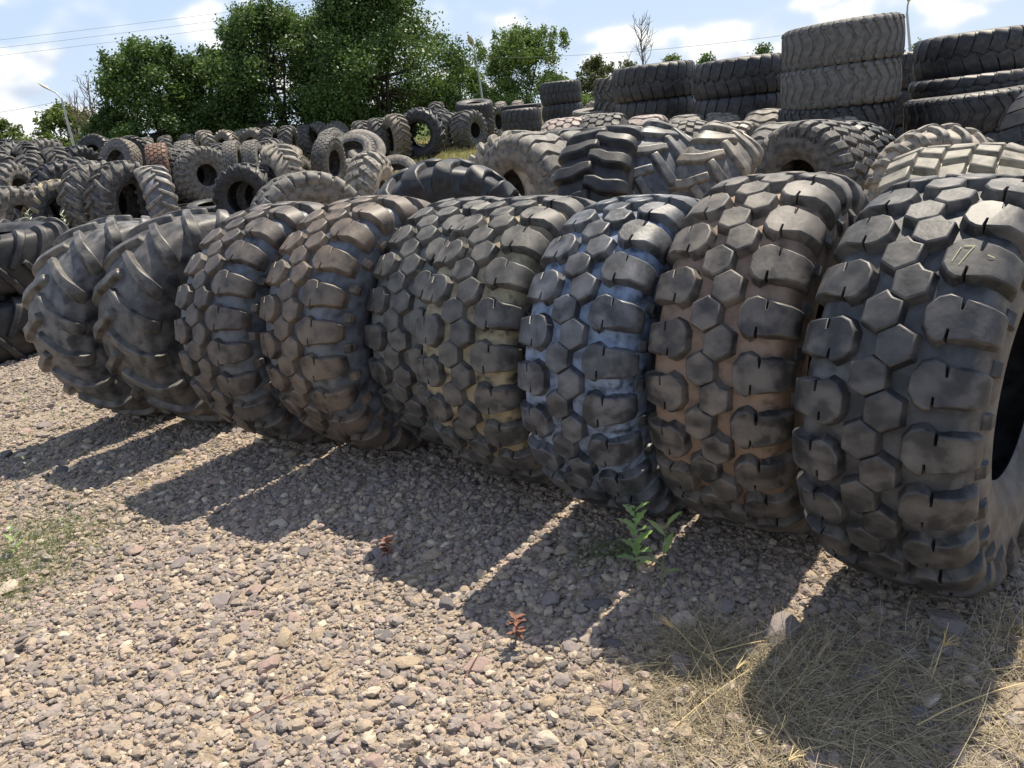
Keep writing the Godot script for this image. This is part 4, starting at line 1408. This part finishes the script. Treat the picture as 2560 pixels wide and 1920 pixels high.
	tyre("rock", "greyd", Vector3(-8.913, 1.137, -25.009), Vector3(0.986, 0.000, -0.167), 0.620, 1.22, false, "grey block tyre stacked right of the rust-stained one", "earthmover tyres at the left")
	tyre("r1", "black", Vector3(-14.911, 1.418, -35.616), Vector3(0.047, 0.000, 0.999), 0.780, 1.34, false, "shadowed tractor tyre in the dip right of the domed tyres", "earthmover tyres at the left")
	tyre("r1", "black", Vector3(-16.182, 1.608, -28.588), Vector3(0.824, -0.392, 0.410), 0.800, 5.39, false, "first toothed tractor tyre at the left edge below the far trees", "tractor tyres crowded at the left")
	tyre("r1", "dusty", Vector3(-17.437, 1.569, -32.109), Vector3(0.972, -0.186, -0.145), 0.800, 0.80, false, "toothed tractor tyre second from the left edge below the far trees", "tractor tyres crowded at the left")
	tyre("r1", "greyd", Vector3(-14.167, 1.468, -27.240), Vector3(0.935, 0.013, 0.355), 0.800, 1.86, false, "high crossed-lug tractor tyre left of the grey wall", "tractor tyres crowded at the left")
	tyre("r1", "dusty", Vector3(-16.458, 1.506, -32.700), Vector3(0.905, 0.295, -0.307), 0.800, 3.10, false, "tractor tyre just under the end of the grey wall", "tractor tyres crowded at the left")
	tyre("r1", "dusty", Vector3(-13.808, 1.379, -24.359), Vector3(0.979, -0.199, 0.044), 0.780, 5.33, false, "dark shadowed tractor tyre below the first toothed one", "tractor tyres crowded at the left")
	tyre("r1", "black", Vector3(-13.151, 1.358, -24.421), Vector3(0.697, 0.281, -0.660), 0.780, 6.06, false, "flat-looking tractor tyre in the middle of the left crowd", "tractor tyres crowded at the left")
	tyre("r1", "dusty", Vector3(-12.250, 1.172, -24.149), Vector3(0.845, 0.112, -0.522), 0.780, 4.45, false, "tractor tyre with ragged lugs below the grey wall", "tractor tyres crowded at the left")
	tyre("r1", "black", Vector3(-12.587, 1.170, -26.072), Vector3(0.934, -0.062, 0.351), 0.780, 1.34, false, "tractor tyre at the foot of the leaning lamp post", "tractor tyres crowded at the left")
	tyre("r1", "greyd", Vector3(-10.711, 0.942, -18.846), Vector3(0.990, 0.124, 0.063), 0.740, 3.42, false, "tractor tyre with dark triangular gaps, fourth row at the left edge", "tractor tyres crowded at the left")
	tyre("r1", "dusty", Vector3(-11.689, 1.093, -21.700), Vector3(0.937, 0.113, -0.332), 0.740, 4.43, false, "tractor tyre with triangular gaps between lugs above the yellow-lugged tyre", "tractor tyres crowded at the left")
	tyre("r1", "black", Vector3(-9.546, 0.856, -18.656), Vector3(0.917, 0.049, 0.397), 0.740, 0.33, false, "tractor tyre with triangular gaps above the hole of the yellow-lugged tyre", "tractor tyres crowded at the left")
	tyre("r1", "dusty", Vector3(-9.772, 0.898, -20.011), Vector3(0.994, 0.097, -0.057), 0.740, 4.27, false, "tractor tyre in the slanted file next to the bent pair", "tractor tyres crowded at the left")
	tyre("r1", "dusty", Vector3(-13.686, 1.361, -23.247), Vector3(0.343, -0.119, 0.932), 0.760, 2.31, false, "pale tractor tyre cut off by the left edge", "tractor tyres crowded at the left")
	tyre("r1", "pale", Vector3(-16.694, 1.249, -41.637), Vector3(0.940, -0.072, -0.334), 0.860, 3.70, false, "first chevron tractor tyre from the left in the far row under the trees", "tractor tyres in the far row under the trees")
	tyre("r1", "greyd", Vector3(-16.004, 1.256, -42.620), Vector3(0.962, 0.151, -0.227), 0.860, 4.20, false, "second chevron tractor tyre from the left in the far row under the trees", "tractor tyres in the far row under the trees")
	tyre("r1", "greyd", Vector3(-15.183, 1.235, -43.156), Vector3(-0.703, 0.164, 0.692), 0.860, 4.20, false, "third chevron tractor tyre from the left in the far row under the trees", "tractor tyres in the far row under the trees")
	tyre("r1", "lit", Vector3(-13.114, 1.285, -39.547), Vector3(-0.871, 0.031, 0.490), 0.860, 3.28, false, "fourth chevron tractor tyre from the left in the far row under the trees", "tractor tyres in the far row under the trees")
	tyre("r1", "lit", Vector3(-12.675, 1.222, -41.073), Vector3(-0.622, 0.207, 0.755), 0.860, 3.48, false, "fifth chevron tractor tyre from the left in the far row under the trees", "tractor tyres in the far row under the trees")
	tyre("r1", "pale", Vector3(-12.320, 1.179, -43.116), Vector3(-0.428, -0.161, 0.889), 0.860, 1.24, false, "sixth chevron tractor tyre from the left in the far row under the trees", "tractor tyres in the far row under the trees")
	tyre("r1", "greyd", Vector3(-11.350, 1.192, -41.379), Vector3(-0.499, 0.045, 0.866), 0.860, 3.11, false, "seventh chevron tractor tyre from the left in the far row under the trees", "tractor tyres in the far row under the trees")
	tyre("r1", "dusty", Vector3(-10.447, 1.157, -41.354), Vector3(0.968, 0.140, 0.210), 0.860, 0.79, false, "eighth chevron tractor tyre from the left in the far row under the trees", "tractor tyres in the far row under the trees")
	tyre("r1", "dusty", Vector3(-9.169, 1.099, -39.148), Vector3(0.992, -0.125, 0.035), 0.860, 3.02, false, "ninth chevron tractor tyre from the left in the far row under the trees", "tractor tyres in the far row under the trees")
	tyre("r1", "dusty", Vector3(-8.932, 1.067, -42.051), Vector3(0.998, 0.062, 0.009), 0.860, 3.37, false, "tenth chevron tractor tyre from the left in the far row under the trees", "tractor tyres in the far row under the trees")
	tyre("r1", "greyd", Vector3(-8.326, 1.150, -42.307), Vector3(-0.776, -0.103, 0.623), 0.860, 4.86, false, "eleventh chevron tractor tyre from the left in the far row under the trees", "tractor tyres in the far row under the trees")
	tyre("r1", "greyd", Vector3(-7.342, 1.077, -41.577), Vector3(-0.593, -0.073, 0.802), 0.860, 2.47, false, "twelfth chevron tractor tyre from the left in the far row under the trees", "tractor tyres in the far row under the trees")
	tyre("r1", "greyd", Vector3(-7.059, 1.171, -44.795), Vector3(-0.751, 0.193, 0.631), 0.860, 0.12, false, "thirteenth chevron tractor tyre from the left in the far row under the trees", "tractor tyres in the far row under the trees")
	tyre("r1", "greyd", Vector3(-17.955, 1.513, -46.684), Vector3(-0.994, -0.055, 0.095), 0.860, 3.31, false, "first tractor tyre from the left showing only its top behind the far row", "tractor tyres behind the far row")
	tyre("r1", "pale", Vector3(-17.349, 1.162, -48.018), Vector3(0.793, -0.163, -0.587), 0.860, 1.29, false, "second tractor tyre from the left showing only its top behind the far row", "tractor tyres behind the far row")
	tyre("r1", "pale", Vector3(-15.182, 1.485, -45.057), Vector3(-0.942, -0.039, 0.334), 0.860, 4.66, false, "third tractor tyre from the left showing only its top behind the far row", "tractor tyres behind the far row")
	tyre("r1", "greyd", Vector3(-14.362, 1.156, -45.893), Vector3(-0.921, -0.053, 0.385), 0.860, 2.44, false, "fourth tractor tyre from the left showing only its top behind the far row", "tractor tyres behind the far row")
	tyre("r1", "pale", Vector3(-14.821, 1.160, -51.008), Vector3(0.974, -0.150, -0.170), 0.860, 2.39, false, "fifth tractor tyre from the left showing only its top behind the far row", "tractor tyres behind the far row")
	tyre("r1", "pale", Vector3(-12.108, 1.571, -46.256), Vector3(-0.960, 0.173, 0.219), 0.860, 5.71, false, "sixth tractor tyre from the left showing only its top behind the far row", "tractor tyres behind the far row")
	tyre("r1", "greyd", Vector3(-11.683, 1.478, -49.101), Vector3(0.999, -0.047, 0.005), 0.860, 2.47, false, "seventh tractor tyre from the left showing only its top behind the far row", "tractor tyres behind the far row")
	tyre("r1", "greyd", Vector3(-11.316, 1.140, -51.774), Vector3(-0.998, 0.054, 0.030), 0.860, 2.19, false, "eighth tractor tyre from the left showing only its top behind the far row", "tractor tyres behind the far row")
	tyre("r1", "pale", Vector3(-9.154, 1.157, -46.183), Vector3(-0.905, -0.135, 0.404), 0.860, 2.19, false, "ninth tractor tyre from the left showing only its top behind the far row", "tractor tyres behind the far row")
	tyre("r1", "black", Vector3(-4.209, 1.453, -46.647), Vector3(-0.939, 0.000, 0.345), 0.840, 3.02, false, "dark tractor tyre top showing behind the see-through tyre", "tractor tyres behind the far row")
	tyre("r1", "dusty", Vector3(-9.325, 0.938, -25.128), Vector3(0.973, 0.208, 0.096), 0.700, 0.59, false, "first half-hidden tractor tyre in the gaps behind the black swept-lug tyre", "half-hidden tyres behind the black swept-lug tyre")
	tyre("r1", "dusty", Vector3(-8.050, 0.906, -25.248), Vector3(0.976, -0.174, -0.132), 0.680, 3.43, false, "second half-hidden tractor tyre in the gaps behind the black swept-lug tyre", "half-hidden tyres behind the black swept-lug tyre")
	tyre("r1", "dusty", Vector3(-6.639, 0.842, -23.630), Vector3(-0.808, 0.105, 0.580), 0.660, 5.79, false, "third half-hidden tractor tyre in the gaps behind the black swept-lug tyre", "half-hidden tyres behind the black swept-lug tyre")
	tyre("r1", "dusty", Vector3(-6.047, 0.892, -23.360), Vector3(0.935, -0.242, 0.259), 0.700, 3.54, false, "fourth half-hidden tractor tyre in the gaps behind the black swept-lug tyre", "half-hidden tyres behind the black swept-lug tyre")
	tyre("r1", "dusty", Vector3(-8.133, 0.930, -27.223), Vector3(0.979, 0.139, -0.149), 0.680, 4.67, false, "fifth half-hidden tractor tyre in the gaps behind the black swept-lug tyre", "half-hidden tyres behind the black swept-lug tyre")
	tyre("l3s", "ash", Vector3(5.079, 2.089, -11.945), Vector3(-0.042, 0.999, -0.018), 0.800, 4.67, true, "dusty grey zigzag tyre on top of the tall stack", "stacked tyres lying flat", 0.898)
	tyre("l3s", "ash", Vector3(5.068, 1.556, -11.947), Vector3(-0.026, 1.000, -0.011), 0.800, 1.59, true, "dusty grey zigzag tyre second from top of the tall stack", "stacked tyres lying flat", 0.898)
	tyre("l3s", "black", Vector3(5.042, 1.024, -11.985), Vector3(0.016, 1.000, 0.007), 0.800, 1.64, true, "black tyre third from top of the tall grey stack", "stacked tyres lying flat", 0.898)
	tyre("l3s", "black", Vector3(5.049, 0.468, -11.987), Vector3(0.000, 1.000, 0.000), 0.800, 3.89, true, "lowest tyre of the tall grey stack", "stacked tyres lying flat", 0.898)
	tyre("groove", "black", Vector3(4.421, 1.808, -14.445), Vector3(-0.020, 1.000, -0.006), 0.800, 2.78, false, "black tyre on top of the middle black stack", "stacked tyres lying flat", 0.952)
	tyre("groove", "black", Vector3(4.406, 1.218, -14.397), Vector3(-0.008, 1.000, -0.003), 0.800, 0.55, false, "black tyre in the middle of the middle black stack", "stacked tyres lying flat", 0.952)
	tyre("groove", "black", Vector3(4.388, 0.605, -14.413), Vector3(0.000, 1.000, 0.000), 0.800, 2.54, false, "lowest tyre of the middle black stack", "stacked tyres lying flat", 0.952)
	tyre("groove", "black", Vector3(3.332, 1.898, -16.362), Vector3(-0.017, 1.000, -0.003), 0.800, 1.24, false, "black tyre on top of the black stack left of the middle one", "stacked tyres lying flat", 0.983)
	tyre("groove", "black", Vector3(3.354, 1.289, -16.369), Vector3(-0.010, 1.000, -0.002), 0.800, 0.92, false, "middle black tyre of the stack left of the middle one", "stacked tyres lying flat", 0.983)
	tyre("groove", "black", Vector3(3.301, 0.665, -16.362), Vector3(0.000, 1.000, 0.000), 0.800, 1.41, false, "lowest black tyre of the stack left of the middle one", "stacked tyres lying flat", 0.983)
	tyre("r1", "dusty", Vector3(3.695, 1.877, -22.229), Vector3(0.000, 1.000, 0.000), 0.780, 0.79, false, "upper tyre of the small dark stack half hidden at the black stacks", "stacked tyres lying flat", 1.036)
	tyre("r1", "dusty", Vector3(3.686, 1.357, -22.250), Vector3(0.000, 1.000, 0.000), 0.780, 5.56, false, "second tyre of the small dark stack half hidden at the black stacks", "stacked tyres lying flat", 1.036)
	tyre("r1", "dusty", Vector3(3.732, 0.829, -22.292), Vector3(0.000, 1.000, 0.000), 0.780, 3.37, false, "bottom tyre of the small dark stack half hidden at the black stacks", "stacked tyres lying flat", 1.036)
	tyre("groove", "black", Vector3(7.201, 1.776, -12.324), Vector3(-0.024, 1.000, -0.014), 0.820, 3.69, true, "big black tyre on top of the stack at the edge", "stacked tyres lying flat", 0.899)
	tyre("groove", "black", Vector3(7.003, 1.368, -12.020), Vector3(-0.027, 1.000, -0.016), 0.820, 5.89, true, "thin black tyre second from top of the stack at the edge", "stacked tyres lying flat", 0.449)
	tyre("l3s", "black", Vector3(6.796, 1.010, -11.640), Vector3(-0.042, 0.999, -0.025), 0.850, 0.40, true, "black zigzag tyre with sunlit upper sidewall, third in the stack at the edge", "stacked tyres lying flat", 0.824)
	tyre("l3s", "dusty", Vector3(6.786, 0.502, -11.573), Vector3(-0.015, 1.000, -0.009), 0.850, 1.49, true, "lowest worn dark tyre of the stack at the edge", "stacked tyres lying flat", 0.824)
	tyre("groove", "black", Vector3(7.515, 1.632, -15.313), Vector3(0.000, 1.000, 0.000), 0.620, 1.67, false, "dark tyre in the gap right of the tall grey stack", "stacked tyres lying flat", 1.229)
	tyre("groove", "black", Vector3(7.518, 1.026, -15.321), Vector3(0.000, 1.000, 0.000), 0.620, 2.34, false, "second dark tyre down in the gap right of the tall grey stack", "stacked tyres lying flat", 1.229)
	tyre("groove", "black", Vector3(7.523, 0.404, -15.306), Vector3(0.000, 1.000, 0.000), 0.620, 4.92, false, "lowest dark tyre in the gap right of the tall grey stack", "stacked tyres lying flat", 1.229)
	tyre("groove", "black", Vector3(2.766, 2.023, -29.745), Vector3(-0.009, 1.000, -0.001), 0.730, 2.79, false, "black tyre perched on top of the small far stack", "stacked tyres lying flat", 1.279)
	tyre("groove", "black", Vector3(2.795, 1.289, -29.713), Vector3(0.000, 1.000, 0.000), 0.730, 6.06, false, "black tyre under the perched one of the small far stack", "stacked tyres lying flat", 1.279)
	tyre("groove", "black", Vector3(2.725, 0.557, -29.730), Vector3(0.000, 1.000, 0.000), 0.730, 4.83, false, "bottom tyre of the small far stack", "stacked tyres lying flat", 1.279)
	tyre("grooveb", "black", Vector3(1.215, 1.253, -27.861), Vector3(0.000, 1.000, 0.000), 0.660, 4.17, false, "wide black tyre with pale pointed shoulder teeth in the low far stack", "stacked tyres lying flat", 0.952)
	tyre("grooveb", "black", Vector3(1.230, 0.473, -27.851), Vector3(0.000, 1.000, 0.000), 0.660, 3.44, false, "bottom tyre of the low far stack", "stacked tyres lying flat", 0.952)
	tyre("rib", "black", Vector3(1.259, 1.689, -28.109), Vector3(0.000, 1.000, 0.000), 0.680, 2.03, false, "thin black tyre laid like a lid on the low far stack", "stacked tyres lying flat", 0.408)
	build_stones(cam, sun.global_basis.z)
	build_plants()
	build_structures()
	build_trees()


# chalk strokes on a shoulder block of the nearest tyre: a slanted 1 and a 7, and a short dash
func chalk(o: Node3D) -> void:
	var P: Dictionary = define("hex").P
	var a: float = TAU * 2.5 / 23.0 * P.R
	var m := mat_plain(Color(.42, .40, .25), .9, .2)
	for s in [[.118, .022, .128, -.026], [.134, -.030, .160, -.034], [.160, -.034, .138, .030], [.196, -.012, .212, -.008]]:
		var st := begin()
		var p := Vector2(s[0], s[1])
		var q := Vector2(s[2], s[3])
		var n := (q - p).orthogonal().normalized() * .0016
		for k in 3:
			var u := p.lerp(q, k / 3.0)
			var v := p.lerp(q, (k + 1) / 3.0)
			var h := .0368
			for w in [u + n, v + n, v - n, u + n, v - n, u - n]:
				st.add_vertex(over(P, w.x, a + w.y, h))
		put("chalk_mark", done(st), m, o)


func size_letters(o: Node3D) -> void:
	# the size moulded on the sidewall, one raised character after another along the arc
	var font := SystemFont.new()
	font.font_names = PackedStringArray(["Droid Sans"])
	font.font_weight = 700
	var m := mat_plain(Color(.006, .006, .007), .6)
	var text := "17.5-25"
	var angle := -.06
	for k in text.length():
		var t := TextMesh.new()
		t.text = text[k]
		t.font = font
		t.font_size = 40
		t.pixel_size = .00145
		t.depth = .008
		var c := put("letter", t, m, o)
		var r := .50
		var side := -1.0
		# the sidewall turned to the camera
		if o.basis.x.z > 0:
			side = 1.0
		var out := Vector3(side, 0, 0)
		var up := Vector3(0, cos(angle), sin(angle))
		var right := up.cross(out)
		c.transform = Transform3D(Basis(right, up, out), Vector3(side * .262, up.y * r, up.z * r))
		angle -= side * (.115 if text[k] != "." and text[k] != "-" else .075)


func ax(deg: float) -> Vector3:
	return Vector3(cos(deg_to_rad(deg)), 0, sin(deg_to_rad(deg)))
